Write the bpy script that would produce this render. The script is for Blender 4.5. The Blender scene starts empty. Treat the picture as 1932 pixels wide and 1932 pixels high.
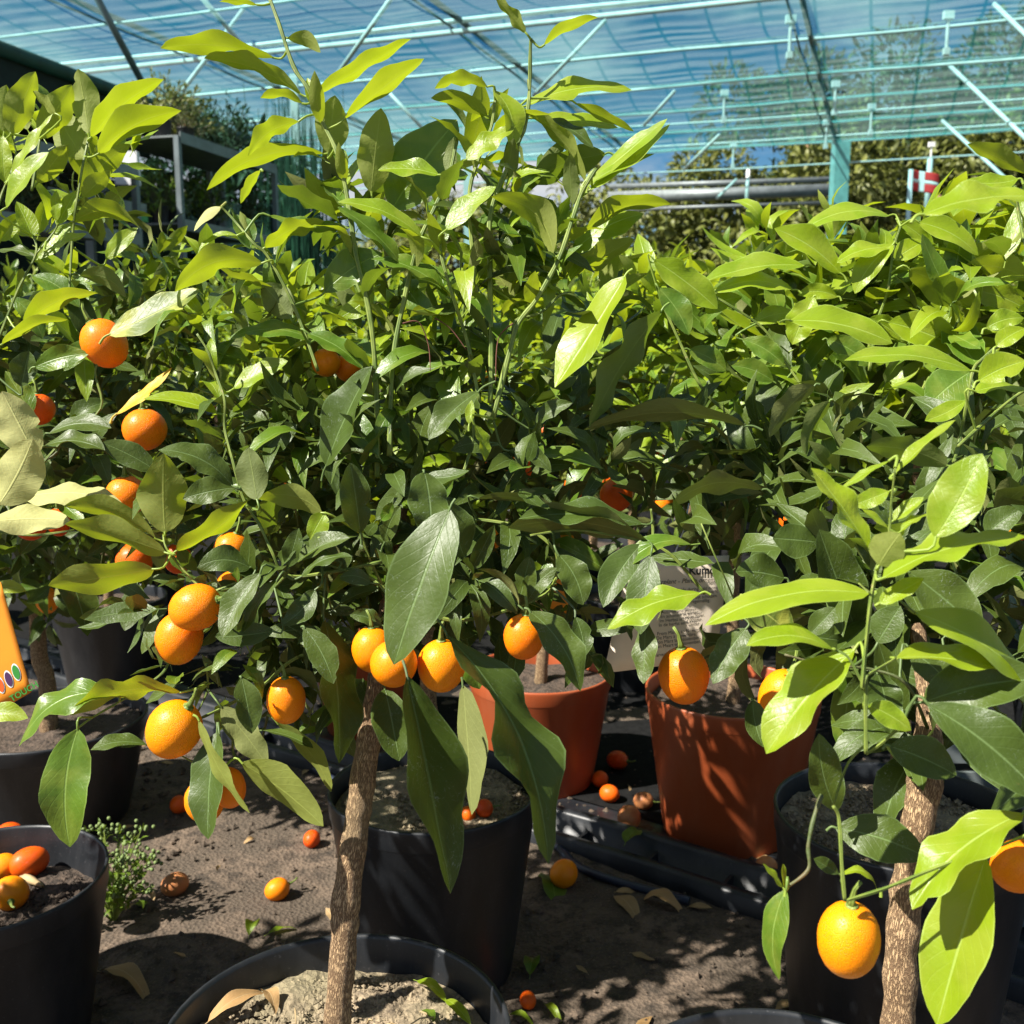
import bpy, math, random
import numpy as np
from mathutils import Vector, Matrix, noise as mn

R = math.radians
rng = random.Random(7)
sc = bpy.context.scene
COL = sc.collection

# ------------------------------------------------------------------ camera
F = 1.0                     # focal length / picture width
PITCH = R(9.5)
CAM = Vector((0, 0, .95))
FWD = Vector((0, math.cos(PITCH), -math.sin(PITCH)))
UP = Vector((0, math.sin(PITCH), math.cos(PITCH)))
RIGHT = Vector((1, 0, 0))
cam = bpy.data.cameras.new('camera')
cam.sensor_width = 36; cam.lens = 36 * F
cam.clip_start = .05; cam.clip_end = 400
cam.dof.use_dof = True; cam.dof.focus_distance = .93; cam.dof.aperture_fstop = 13
cam_o = bpy.data.objects.new('camera', cam); COL.objects.link(cam_o)
cam_o.location = CAM; cam_o.rotation_euler = (R(90) - PITCH, 0, 0)
sc.camera = cam_o

# ------------------------------------------------------------------ world and sun
SUN = Vector((-.59, -.305, .74)).normalized()      # towards the sun
w = bpy.data.worlds.new('World'); sc.world = w; w.use_nodes = True
nt = w.node_tree; N = nt.nodes; N.clear(); K = nt.links
out = N.new('ShaderNodeOutputWorld'); bg = N.new('ShaderNodeBackground'); bg.inputs['Strength'].default_value = .05
sky = N.new('ShaderNodeTexSky'); sky.sky_type = 'NISHITA'; sky.sun_disc = False
sky.sun_elevation = math.asin(SUN.z); sky.sun_rotation = math.atan2(SUN.x, SUN.y)
sky.air_density = 1.0; sky.dust_density = .6; sky.ozone_density = 2.0
tc = N.new('ShaderNodeTexCoord'); mp = N.new('ShaderNodeMapping'); mp.inputs['Scale'].default_value = (1.3, 1.3, 3.4); mp.inputs['Location'].default_value = (3.1, 1.2, .35)
nz = N.new('ShaderNodeTexNoise'); nz.inputs['Scale'].default_value = 1.7; nz.inputs['Detail'].default_value = 7; nz.inputs['Roughness'].default_value = .58
cr = N.new('ShaderNodeValToRGB'); cr.color_ramp.elements[0].position = .48; cr.color_ramp.elements[1].position = .60
mx = N.new('ShaderNodeMix'); mx.data_type = 'RGBA'
mx.inputs['B'].default_value = (6.4, 6.6, 6.9, 1)
K.new(tc.outputs['Generated'], mp.inputs['Vector']); K.new(mp.outputs[0], nz.inputs['Vector']); K.new(nz.outputs[0], cr.inputs[0])
hs = N.new('ShaderNodeHueSaturation'); hs.inputs['Saturation'].default_value = 1.5; hs.inputs['Value'].default_value = .85; K.new(sky.outputs[0], hs.inputs['Color'])
K.new(cr.outputs[0], mx.inputs['Factor']); K.new(hs.outputs[0], mx.inputs['A']); K.new(mx.outputs['Result'], bg.inputs['Color'])
K.new(bg.outputs[0], out.inputs[0])
sl = bpy.data.lights.new('sun', 'SUN'); sl.energy = 5.0; sl.angle = R(.53); sl.color = (1, .95, .86)
so = bpy.data.objects.new('sun', sl); COL.objects.link(so); so.rotation_euler = (-SUN).to_track_quat('-Z', 'Y').to_euler(); so.location = (-6, -3, 8)
sc.view_settings.view_transform = 'Standard'; sc.view_settings.look = 'None'
sc.view_settings.gamma = 1; sc.view_settings.exposure = 1.18; sc.view_settings.use_curve_mapping = False
sc.render.engine = 'CYCLES'
sc.cycles.max_bounces = 6; sc.cycles.transparent_max_bounces = 12; sc.cycles.transmission_bounces = 4

# ------------------------------------------------------------------ helpers
PX = 1932.0
def W(px, py, z):
    """point seen at (px, py) of a 1932-pixel picture, z metres in front of the camera"""
    return CAM + RIGHT * ((px - PX/2) / (F*PX) * z) + FWD * z - UP * ((py - PX/2) / (F*PX) * z)
def WZ(px, py, h):
    """the point at height h on that line of sight"""
    d = W(px, py, 1) - CAM
    return CAM + d * ((h - CAM.z) / d.z)
def link(name, mesh, mat=None, parent=None, world=False):
    o = bpy.data.objects.new(name, mesh); COL.objects.link(o)
    if mat and mesh and not mesh.materials: mesh.materials.append(mat)
    if parent:
        o.parent = parent
    return o
def tag(o, label=None, cat=None, group=None, kind=None):
    if label: o['label'] = label
    if cat: o['category'] = cat
    if group: o['group'] = group
    if kind: o['kind'] = kind
    return o
def thing(name, loc, label, cat, group=None, rz=0):
    o = bpy.data.objects.new(name, None); COL.objects.link(o); o.empty_display_size = .05
    o.location = loc; o.rotation_euler = (0, 0, rz)
    return tag(o, label, cat, group)
def mesh(name, V, Fc, uv=None, smooth=True, rnd=None):
    me = bpy.data.meshes.new(name); me.from_pydata([tuple(v) for v in V], [], Fc)
    if smooth: me.polygons.foreach_set('use_smooth', [True]*len(me.polygons))
    if uv is not None:
        l = me.uv_layers.new(name='UVMap'); li = np.zeros(len(me.loops), dtype=np.int32); me.loops.foreach_get('vertex_index', li)
        l.data.foreach_set('uv', np.asarray(uv, dtype=np.float32)[li].ravel())
    if rnd is not None:
        a = me.attributes.new('rnd', 'FLOAT', 'POINT'); a.data.foreach_set('value', np.asarray(rnd, dtype=np.float32))
    return me
class MB:
    def __init__(s): s.v = []; s.f = []; s.uv = []
    def add(s, v, f, uv=None):
        n = len(s.v); s.v += [tuple(a) for a in v]; s.f += [tuple(i+n for i in q) for q in f]
        s.uv += uv if uv is not None else [(0, 0)]*len(v)
    def build(s, name, mat, parent=None, smooth=True):
        return link(name, mesh(name, s.v, s.f, s.uv, smooth), mat, parent)
    def box(s, c, size, M=None):
        v = []
        for x in (-.5, .5):
            for y in (-.5, .5):
                for z in (-.5, .5):
                    p = Vector((x*size[0], y*size[1], z*size[2]))
                    if M: p = M @ p
                    v.append(Vector(c)+p)
        s.add(v, [(0,1,3,2), (4,6,7,5), (0,4,5,1), (2,3,7,6), (0,2,6,4), (1,5,7,3)])
    def tube(s, pts, rad, n=8, cap=True, rough=0, seed=0):
        P = [Vector(p) for p in pts]; m = len(P)
        if not hasattr(rad, '__len__'): rad = [rad]*m
        V = []; UV = []; prev = None; L = 0
        for i, p in enumerate(P):
            t = (P[min(i+1, m-1)] - P[max(i-1, 0)]).normalized()
            if prev is None: a = t.orthogonal().normalized()
            else: a = (prev - t*prev.dot(t)).normalized()
            prev = a; b = t.cross(a)
            if i: L += (P[i]-P[i-1]).length
            for k in range(n):
                th = 2*math.pi*k/n; d = a*math.cos(th)+b*math.sin(th); r = rad[i]
                if rough: r *= 1 + rough*mn.noise((p+d*r)*38+Vector((seed, 0, 0))) + rough*.6*mn.noise((p+d*r)*110)
                V.append(p+d*r); UV.append((k/n, L))
        Fc = [(i*n+k, i*n+(k+1) % n, (i+1)*n+(k+1) % n, (i+1)*n+k) for i in range(m-1) for k in range(n)]
        if cap: Fc += [tuple(range(n))[::-1], tuple((m-1)*n+k for k in range(n))]
        s.add(V, Fc, UV)
    def lathe(s, prof, n=40, wob=0):
        V = []; m = len(prof)
        for r, z in prof:
            for k in range(n):
                th = 2*math.pi*k/n; rr = r*(1+wob*math.sin(2*th+1))
                V.append((rr*math.cos(th), rr*math.sin(th), z))
        s.add(V, [(i*n+k, i*n+(k+1) % n, (i+1)*n+(k+1) % n, (i+1)*n+k) for i in range(m-1) for k in range(n)],
              [(k/n, z) for r, z in prof for k in range(n)])
def smoothline(pts, rad, sub=4):
    P = [Vector(p) for p in pts]
    if not hasattr(rad, '__len__'): rad = [rad]*len(P)
    if len(rad) == 2 and len(P) > 2: rad = [rad[0]+(rad[1]-rad[0])*i/(len(P)-1) for i in range(len(P))]
    o = []; r = []
    for i in range(len(P)-1):
        a = P[max(i-1, 0)]; b = P[i]; c = P[i+1]; d = P[min(i+2, len(P)-1)]
        for k in range(sub):
            t = k/sub
            o.append(.5*((2*b)+(c-a)*t+(2*a-5*b+4*c-d)*t*t+(-a+3*b-3*c+d)*t**3)); r.append(rad[i]+(rad[i+1]-rad[i])*t)
    o.append(P[-1]); r.append(rad[-1])
    return o, r

# ------------------------------------------------------------------ materials
class NT:
    def __init__(s, name):
        s.m = bpy.data.materials.new(name); s.m.use_nodes = True; s.t = s.m.node_tree; s.n = s.t.nodes
        s.n.clear(); s.out = s.n.new('ShaderNodeOutputMaterial')
    def node(s, typ, **kw):
        n = s.n.new('ShaderNode'+typ)
        for k, v in kw.items():
            k = k.replace('__', ' ')
            if k in ('operation', 'data_type', 'blend_type', 'feature', 'wave_type', 'bands_direction', 'interpolation_type', 'attribute_name', 'noise_dimensions', 'distance', 'clamp', 'noise_type'): setattr(n, k, v)
            else:
                if k.startswith('i') and k[1:].isdigit(): k = int(k[1:])
                if isinstance(v, bpy.types.NodeSocket): s.t.links.new(v, n.inputs[k])
                else: n.inputs[k].default_value = v
        return n
    def math(s, op, a, b=0, c=None, clamp=False):
        n = s.n.new('ShaderNodeMath'); n.operation = op; n.use_clamp = clamp
        for i, v in enumerate((a, b, c)):
            if v is None: continue
            if isinstance(v, bpy.types.NodeSocket): s.t.links.new(v, n.inputs[i])
            else: n.inputs[i].default_value = v
        return n.outputs[0]
    def mix(s, fac, a, b, mode='MIX'):
        n = s.n.new('ShaderNodeMix'); n.data_type = 'RGBA'; n.blend_type = mode
        for k, v in (('Factor', fac), ('A', a), ('B', b)):
            if isinstance(v, bpy.types.NodeSocket): s.t.links.new(v, n.inputs[k])
            else: n.inputs[k].default_value = v if k == 'Factor' else (*v, 1)
        return n.outputs['Result']
    def step(s, x, lo, hi):
        n = s.n.new('ShaderNodeMapRange'); n.interpolation_type = 'SMOOTHSTEP'
        s.t.links.new(x, n.inputs[0]); n.inputs[1].default_value = lo; n.inputs[2].default_value = hi
        return n.outputs[0]
    def noise(s, vec=None, scale=5, detail=3, rough=.5):
        n = s.n.new('ShaderNodeTexNoise'); n.inputs['Scale'].default_value = scale; n.inputs['Detail'].default_value = detail; n.inputs['Roughness'].default_value = rough
        if vec is not None: s.t.links.new(vec, n.inputs['Vector'])
        return n.outputs[0]
    def bump(s, h, strength=.3, dist=.01):
        n = s.node('Bump', Height=h, Strength=strength, Distance=dist); return n.outputs[0]
    def prin(s, col, rough=.5, normal=None, **kw):
        n = s.node('BsdfPrincipled', **{'Base Color': col if isinstance(col, bpy.types.NodeSocket) else (*col, 1), 'Roughness': rough})
        for k, v in kw.items():
            k = k.replace('__', ' ')
            if isinstance(v, bpy.types.NodeSocket): s.t.links.new(v, n.inputs[k])
            else: n.inputs[k].default_value = v
        if normal is not None: s.t.links.new(normal, n.inputs['Normal'])
        return n.outputs[0]
    def done(s, shader):
        s.t.links.new(shader, s.out.inputs[0]); return s.m
    def obj(s): return s.n.new('ShaderNodeTexCoord').outputs['Object']

def leaf_mat(name, top, under, trans, rough, tfac, mature=False, vein=(.35, .5, .12), var=.35, blotch=0):
    s = NT(name)
    uvn = s.n.new('ShaderNodeTexCoord').outputs['UV']
    sep = s.node('SeparateXYZ', i0=uvn); u, v = sep.outputs[0], sep.outputs[1]
    oi = s.n.new('ShaderNodeObjectInfo').outputs['Random']
    at = s.node('Attribute', attribute_name='rnd').outputs['Fac']
    r = s.math('FRACT', s.math('ADD', oi, at)); r2 = s.math('FRACT', s.math('MULTIPLY', r, 7.31))
    vec = s.node('CombineXYZ', i0=s.math('MULTIPLY_ADD', u, .36, s.math('MULTIPLY', r, 31)), i1=v, i2=s.math('MULTIPLY', r2, 17)).outputs[0]
    au = s.math('ABSOLUTE', s.math('SUBTRACT', u, .5))
    rib = s.math('SUBTRACT', 1, s.step(au, .008, .03))
    side = s.math('FRACT', s.math('MULTIPLY_ADD', v, 9, s.math('MULTIPLY', au, -5)))
    side = s.math('SUBTRACT', 1, s.step(s.math('ABSOLUTE', s.math('SUBTRACT', side, .5)), .0, .10))
    n1 = s.noise(vec, 4, 3); n2 = s.noise(vec, 22, 3)
    back = s.n.new('ShaderNodeNewGeometry').outputs['Backfacing']
    edge = s.step(au, .463, .492)
    c = s.mix(s.math('MULTIPLY', s.step(n1, .3, .7), .6), top, tuple(x*.68 for x in top))
    c = s.mix(s.math('MULTIPLY', r2, var), c, (top[0]*1.75, top[1]*1.35, top[2]*.9))
    if blotch: c = s.mix(s.math('MULTIPLY', s.step(s.noise(vec, 3.2, 2), .45, .62), blotch), c, (.42, .44, .07))
    c = s.mix(s.math('MULTIPLY', side, .10), c, vein)
    c = s.mix(s.math('MULTIPLY', rib, .75), c, vein)
    c = s.mix(s.math('MULTIPLY', edge, .55), c, vein)
    if mature:    # dried spray residue left on the old leaves
        vo = s.node('TexVoronoi', feature='DISTANCE_TO_EDGE', Vector=s.mix(.12, vec, s.node('TexNoise', Vector=vec, Scale=9.).outputs[1]), Scale=34.).outputs['Distance']
        ln = s.math('MULTIPLY', s.math('SUBTRACT', 1, s.step(vo, .0, .05)), s.step(s.noise(vec, 30, 3, .7), .48, .60))
        msk = s.math('MULTIPLY', s.step(s.noise(vec, 3.3, 4, .6), .50, .66), ln)
        dots = s.math('MULTIPLY', s.step(s.noise(vec, 75, 3, .7), .60, .72), s.step(s.noise(vec, 5, 3, .6), .42, .66))
        c = s.mix(s.math('MULTIPLY', s.math('ADD', msk, s.math('MULTIPLY', dots, .5), clamp=True), .55), c, (.42, .48, .42))
    c = s.mix(s.math('MULTIPLY', s.step(s.noise(vec, 17, 4, .7), .70, .76), .55), c, (.22, .13, .05))
    cu = s.mix(s.math('MULTIPLY', n2, .6), under, tuple(x*.7 for x in under))
    cu = s.mix(s.math('MULTIPLY', s.math('ADD', s.math('MULTIPLY', rib, .7), s.math('MULTIPLY', side, .22)), .8), cu, tuple(min(1, x*1.5) for x in under))
    col = s.mix(back, c, cu)
    h = s.math('ADD', s.math('MULTIPLY', s.math('ADD', s.math('MULTIPLY', rib, -.8), s.math('MULTIPLY', side, -.15)), 1), s.math('MULTIPLY', n2, .8))
    nb = s.bump(h, .35, .0014)
    rg = s.math('ADD', s.math('MULTIPLY', back, .28), s.math('MULTIPLY_ADD', n2, .16, rough-.08))
    p = s.prin(col, .4, nb); pn = p.node; s.t.links.new(rg, pn.inputs['Roughness']); pn.inputs['Specular IOR Level'].default_value = .33 if mature else .5
    tcol = s.mix(.5, s.mix(back, c, c), trans, 'MIX')
    tcol = s.mix(s.math('MULTIPLY', s.math('ADD', s.math('MULTIPLY', side, .3), rib, clamp=True), .5), tcol, tuple(x*.55 for x in trans))
    tr = s.node('BsdfTranslucent', Color=tcol).outputs[0]
    m = s.node('MixShader', i0=tfac, i1=p, i2=tr).outputs[0]
    return s.done(m)
M = {}
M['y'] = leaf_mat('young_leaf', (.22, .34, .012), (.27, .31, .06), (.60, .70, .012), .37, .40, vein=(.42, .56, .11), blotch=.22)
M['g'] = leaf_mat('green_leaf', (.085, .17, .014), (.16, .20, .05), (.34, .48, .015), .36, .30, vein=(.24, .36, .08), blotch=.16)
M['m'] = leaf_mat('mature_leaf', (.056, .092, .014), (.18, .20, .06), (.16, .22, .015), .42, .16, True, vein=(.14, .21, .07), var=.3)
M['p'] = leaf_mat('pale_leaf', (.46, .47, .11), (.50, .50, .19), (.62, .64, .10), .5, .28, vein=(.6, .6, .22))
M['c'] = leaf_mat('blotched_leaf', (.12, .18, .03), (.3, .3, .08), (.45, .5, .03), .45, .3, vein=(.4, .45, .1), blotch=.9)
M['o'] = leaf_mat('yellow_leaf', (.65, .42, .02), (.6, .42, .05), (.8, .5, .02), .45, .35, vein=(.7, .55, .1))
M['d'] = leaf_mat('dry_leaf', (.36, .24, .11), (.42, .31, .17), (.4, .25, .08), .7, .12, vein=(.5, .38, .2))
M['h'] = leaf_mat('hedge_leaf', (.15, .17, .035), (.13, .15, .05), (.2, .25, .03), .5, .25)
M['n'] = leaf_mat('conifer_leaf', (.03, .06, .022), (.05, .08, .03), (.08, .14, .02), .55, .15)

def simple(name, col, rough=.5, metal=0, nscale=0, namp=.3, bump=0, col2=None, **kw):
    s = NT(name); o = s.obj(); c = col
    nb = None
    if nscale:
        n = s.noise(o, nscale, 5, .6); c = s.mix(s.step(n, .35, .7), col, col2 or tuple(x*(1-namp) for x in col))
        if bump: nb = s.bump(s.noise(o, nscale*4, 4, .6), bump, .004)
    p = s.prin(c, rough, nb, Metallic=metal, **kw)
    return s.done(p)
def fruit_mat(name, a, b):
    s = NT(name); o = s.obj(); oi = s.n.new('ShaderNodeObjectInfo').outputs['Random']
    v = s.node('TexVoronoi', Vector=o, Scale=1000.).outputs['Distance']
    big = s.noise(o, 55, 3)
    c = s.mix(s.math('MULTIPLY_ADD', oi, .75, s.math('MULTIPLY', s.step(big, .4, .7), .25)), a, b)
    c = s.mix(s.math('MULTIPLY', s.math('SUBTRACT', 1, s.step(v, .0, .35)), .22), c, (b[0]*.9, b[1]*.75, b[2]))
    c = s.mix(s.math('MULTIPLY', s.step(s.noise(o, 90, 4, .7), .70, .80), .35), c, (.45, .22, .08))
    h = s.math('ADD', s.step(v, .0, .45), s.math('MULTIPLY', s.noise(o, 420, 2), .3))
    return s.done(s.prin(c, .40, s.bump(h, .6, .0008), Specular__IOR__Level=.35, Subsurface__Weight=.12, Subsurface__Scale=.004, Subsurface__Radius=(1., .35, .05)))
M['fruit'] = fruit_mat('kumquat_peel', (.96, .31, .001), (.90, .18, .001))
M['fruit_red'] = fruit_mat('ripe_kumquat_peel', (.85, .15, .002), (.72, .06, .003))
M['fruit_old'] = fruit_mat('shrivelled_peel', (.62, .25, .08), (.42, .17, .07))
def bark():
    s = NT('bark'); uv = s.n.new('ShaderNodeTexCoord').outputs['UV']; o = s.obj()
    mp = s.node('Mapping', Vector=uv, Scale=(44., 120., 1.)).outputs[0]
    n1 = s.noise(mp, 1.0, 4, .6); rd = s.math('ABSOLUTE', s.math('SUBTRACT', n1, .5))
    n2 = s.noise(s.node('Mapping', Vector=uv, Scale=(90., 260., 1.)).outputs[0], 1.0, 3, .6)
    h = s.math('ADD', s.step(rd, .0, .11), s.math('MULTIPLY', n2, .5))
    c = s.mix(s.step(h, .25, 1.2), (.19, .11, .055), (.50, .335, .18))
    c = s.mix(s.math('MULTIPLY', s.step(s.noise(o, 16, 3), .5, .7), .4), c, (.26, .20, .11))
    return s.done(s.prin(c, .85, s.bump(h, .9, .0016)))
M['bark'] = bark()
def twig():
    s = NT('green_twig'); o = s.obj(); uv = s.n.new('ShaderNodeTexCoord').outputs['UV']
    u = s.node('SeparateXYZ', i0=uv).outputs[0]
    ridge = s.math('ABSOLUTE', s.math('SUBTRACT', s.math('FRACT', s.math('MULTIPLY', u, 4)), .5))
    n = s.noise(o, 60, 3)
    c = s.mix(s.step(n, .35, .65), (.09, .15, .02), (.21, .27, .045))
    c = s.mix(s.math('MULTIPLY', s.step(ridge, .3, .5), .5), c, (.34, .40, .09))
    c = s.mix(s.math('MULTIPLY', s.step(s.noise(o, 150, 2), .66, .75), .5), c, (.45, .36, .16))
    return s.done(s.prin(c, .55, s.bump(ridge, .6, .002)))
M['twig'] = twig()
M['twig_dark'] = simple('woody_green_twig', (.07, .10, .03), .6, nscale=40, col2=(.12, .09, .04), bump=.3)
def plastic(name, col, dust, amt=.5):
    s = NT(name); o = s.obj()
    st = s.node('Mapping', Vector=o, Scale=(1., 1., .25)).outputs[0]
    n = s.noise(st, 14, 6, .65); d = s.noise(o, 300, 2)
    c = s.mix(s.math('MULTIPLY', s.step(n, .42, .75), amt), col, dust)
    c = s.mix(s.math('MULTIPLY', s.step(d, .66, .72), .4), c, dust)
    z = s.node('SeparateXYZ', i0=o).outputs[2]
    ring = s.math('SINE', s.math('MULTIPLY', z, 900))
    return s.done(s.prin(c, .42, s.bump(s.math('MULTIPLY_ADD', ring, .015, n), .25, .002)))
M['black'] = plastic('black_plastic', (.010, .012, .015), (.075, .075, .08), .25)
M['terra'] = plastic('terracotta_plastic', (.36, .075, .022), (.42, .13, .06), .5)
def soil(name, a, b, dk, sc1=40):
    s = NT(name); o = s.obj()
    n = s.noise(o, sc1, 8, .7); n3 = s.noise(o, 7, 3); v = s.node('TexVoronoi', Vector=o, Scale=150.).outputs['Distance']
    c = s.mix(s.step(n, .35, .62), dk, a); c = s.mix(s.step(n3, .4, .62), c, b)
    c = s.mix(s.math('MULTIPLY', s.step(s.noise(o, 260, 2), .62, .7), .5), c, tuple(min(1, x*1.6) for x in a))
    h = s.math('ADD', s.math('MULTIPLY', n, 1.2), s.math('MULTIPLY', v, .6))
    return s.done(s.prin(c, .95, s.bump(h, .9, .006)))
M['dirt'] = soil('dry_dirt', (.15, .108, .075), (.08, .06, .042), (.035, .026, .018), 26)
M['soil'] = soil('dry_potting_soil', (.36, .28, .18), (.26, .22, .13), (.12, .09, .06), 60)
M['soil_dark'] = soil('dark_potting_soil', (.10, .07, .05), (.07, .05, .035), (.03, .022, .016), 60)
M['galv'] = simple('galvanised_pipe', (.88, .88, .84), .4, .0, 6, .2)
M['galv_dark'] = simple('dull_steel', (.17, .21, .22), .5, .3, 6, .3)
M['teal'] = simple('teal_paint', (.30, .55, .52), .45, 0, 8, .25)
M['darkcloth'] = simple('dark_green_cloth', (.004, .016, .012), .85, 0, 30, .4)
M['fascia'] = simple('green_fascia_cloth', (.008, .06, .045), .6, 0, 10, .4)
M['shelf'] = simple('shelf_metal', (.20, .23, .23), .5, .3, 10, .3)
M['green_strip'] = simple('green_label_rail', (.05, .28, .07), .5)
M['white'] = simple('white_plastic', (.75, .75, .75), .5)
M['cloth'] = simple('woven_ground_cloth', (.010, .010, .010), .95, 0, 60, .5, .3, Specular__IOR__Level=.15)
M['ink'] = simple('black_ink', (.03, .03, .03), .6)
M['straw'] = simple('dry_stalk', (.5, .36, .18), .8, 0, 60, .4)
M['dead'] = simple('reddish_dead_twig', (.17, .06, .04), .8, 0, 60, .4)
M['red'] = simple('red_flag_cloth', (.75, .03, .03), .7)
M['flagwhite'] = simple('white_flag_cloth', (.85, .82, .8), .7)
M['rubber'] = simple('blue_black_hose', (.02, .028, .05), .4)

# ------------------------------------------------------------------ leaves
def prof(t):
    return max(0.0, math.sin(math.pi*t**.92))**.68 * (1-.08*t)
def leaf_shape(nx, ny, sd, wid=.34, fold=.25, wave=.06, bend=.12, petiole=True):
    """unit leaf along +x, width y, top face +z"""
    r = random.Random(sd); V = []; UV = []; Fc = []
    k = r.uniform(1.0, 2.6); ph = r.uniform(0, 6.3); tw = r.uniform(-.7, .7); ph2 = r.uniform(0, 6.3)
    sd_b = r.uniform(-.05, .05)
    for i in range(nx+1):
        t = i/nx; hw = max(prof(t), .02 if 0 < i < nx else .012)*wid/2
        for j in range(ny+1):
            s = -1+2*j/ny
            y = s*hw; z = fold*abs(y) + wave*wid*s*abs(s)*math.sin(k*2*math.pi*t+ph+(0 if s > 0 else ph2))*prof(t)
            a = tw*(t-.4); y, z = y*math.cos(a)-z*math.sin(a), y*math.sin(a)+z*math.cos(a)
            x = t*(1-.25*bend*bend)
            z += bend*4*(t*(1-t)) - bend*.9*t*t + 0
            y += sd_b*4*t*(1-t)
            V.append((x, y, z)); UV.append((j/ny, t))
    n1 = ny+1
    Fc = [(i*n1+j, (i+1)*n1+j, (i+1)*n1+j+1, i*n1+j+1) for i in range(nx) for j in range(ny)]
    if petiole:
        b = len(V)
        for x, q in ((-.13, .012), (.02, .010)):
            for a in range(3):
                V.append((x, q*math.cos(a*2.094), q*math.sin(a*2.094)-.004+(-.03 if x < 0 else 0))); UV.append((.5, .02))
        Fc += [(b+a, b+(a+1) % 3, b+3+(a+1) % 3, b+3+a) for a in range(3)]
    return V, Fc, UV
LEAF = {}     # variants per colour: mesh data shared between leaves
TPL_LOW = []
for q in range(5):
    V, Fc, UV = leaf_shape(4, 2, 50+q, .33, .3, 0, (.1, .25, -.1, .18, .3)[q], False)
    TPL_LOW.append((np.array(V), np.array(Fc), np.array(UV)))
for cl, wid in (('y', .33), ('g', .38), ('m', .40), ('o', .3), ('d', .36), ('c', .42), ('n', .3), ('h', .35), ('p', .4)):
    LEAF[cl] = []
    for q in range(7):
        rr = random.Random(q*13+len(cl)+ord(cl))
        V, Fc, UV = leaf_shape(7, 4, q*31+ord(cl), wid*rr.uniform(.85, 1.15), rr.uniform(.02, .45), rr.uniform(.04, .16), rr.uniform(-.06, .24))
        me = mesh('leaf', V, Fc, UV); me.materials.append(M[cl]); LEAF[cl].append(me)

def frame(p, d, n, L):
    d = d.normalized(); n = n - d*n.dot(d)
    if n.length < 1e-4: n = d.orthogonal()
    n.normalize(); y = n.cross(d)
    return Matrix(((d.x*L, y.x*L, n.x*L, p.x), (d.y*L, y.y*L, n.y*L, p.y), (d.z*L, y.z*L, n.z*L, p.z), (0, 0, 0, 1)))

def stuff_mesh(items, name='foliage'):
    """items: (Matrix, class) -> one mesh with per-leaf random value"""
    cls = sorted({c for _, c in items}); vs = []; fs = []; uvs = []; rn = []; mi = []; off = 0
    for i, (Mx, c) in enumerate(items):
        tv, tf, tu = TPL_LOW[i % 5]; A = np.array(Mx)
        vs.append(tv @ A[:3, :3].T + A[:3, 3]); fs.append(tf+off); uvs.append(tu); off += len(tv)
        rn.append(np.full(len(tv), (i*.618034) % 1)); mi += [cls.index(c)]*len(tf)
    V = np.concatenate(vs); Fc = np.concatenate(fs); UV = np.concatenate(uvs)
    me = bpy.data.meshes.new(name); me.vertices.add(len(V)); me.vertices.foreach_set('co', V.astype(np.float32).ravel())
    me.loops.add(Fc.size); me.loops.foreach_set('vertex_index', Fc.ravel().astype(np.int32))
    me.polygons.add(len(Fc)); me.polygons.foreach_set('loop_start', np.arange(len(Fc), dtype=np.int32)*4)
    me.polygons.foreach_set('material_index', np.array(mi, dtype=np.int32))
    me.polygons.foreach_set('use_smooth', [True]*len(Fc))
    me.update(calc_edges=True)
    l = me.uv_layers.new(name='UVMap'); l.data.foreach_set('uv', UV[Fc.ravel()].astype(np.float32).ravel())
    a = me.attributes.new('rnd', 'FLOAT', 'POINT'); a.data.foreach_set('value', np.concatenate(rn).astype(np.float32))
    for c in cls: me.materials.append(M[c])
    return me

UPV = Vector((0, 0, 1))
def shoot(r, a, b, n, cls, L, droop=0, t0=.1, spread=1.0, tipup=False):
    """leaves set spirally along a shoot a->b; returns list of (matrix, class)"""
    d = (b-a).normalized(); o = d.orthogonal().normalized(); q = d.cross(o); res = []; ph = r.uniform(0, 6.3)
    for i in range(n):
        t = t0+(1-t0)*(i+.5)/n; th = ph+i*2.4
        rad = o*math.cos(th)+q*math.sin(th)
        dirv = (d*(.35+.9*t*t) + rad*spread + UPV*(-droop) + Vector((r.gauss(0, .15), r.gauss(0, .15), r.gauss(0, .15)))).normalized()
        nn = d*.8+UPV*.6 + Vector((r.gauss(0, .22), r.gauss(0, .22), r.gauss(0, .22)))
        ll = L*r.uniform(.65, 1.15)*(1-.35*max(0, t-.7)/.3)
        p = a.lerp(b, t) + dirv*ll*.13
        res.append((frame(p, dirv, nn, ll), cls if not callable(cls) else cls(r, t, p)))
    if n: res.append((frame(b, (d+Vector((r.gauss(0, .2), r.gauss(0, .2), .1))), rad, L*.6), cls if not callable(cls) else cls(r, 1, b)))
    return res

def put_leaves(tree, items, nmax):
    for Mx, c in items[:nmax]:
        o = bpy.data.objects.new('leaf', rng.choice(LEAF[c])); COL.objects.link(o); o.parent = tree; o.matrix_local = Mx
    if len(items) > nmax:
        o = link('foliage', stuff_mesh(items[nmax:]), None, tree); o['kind'] = 'stuff'

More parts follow.
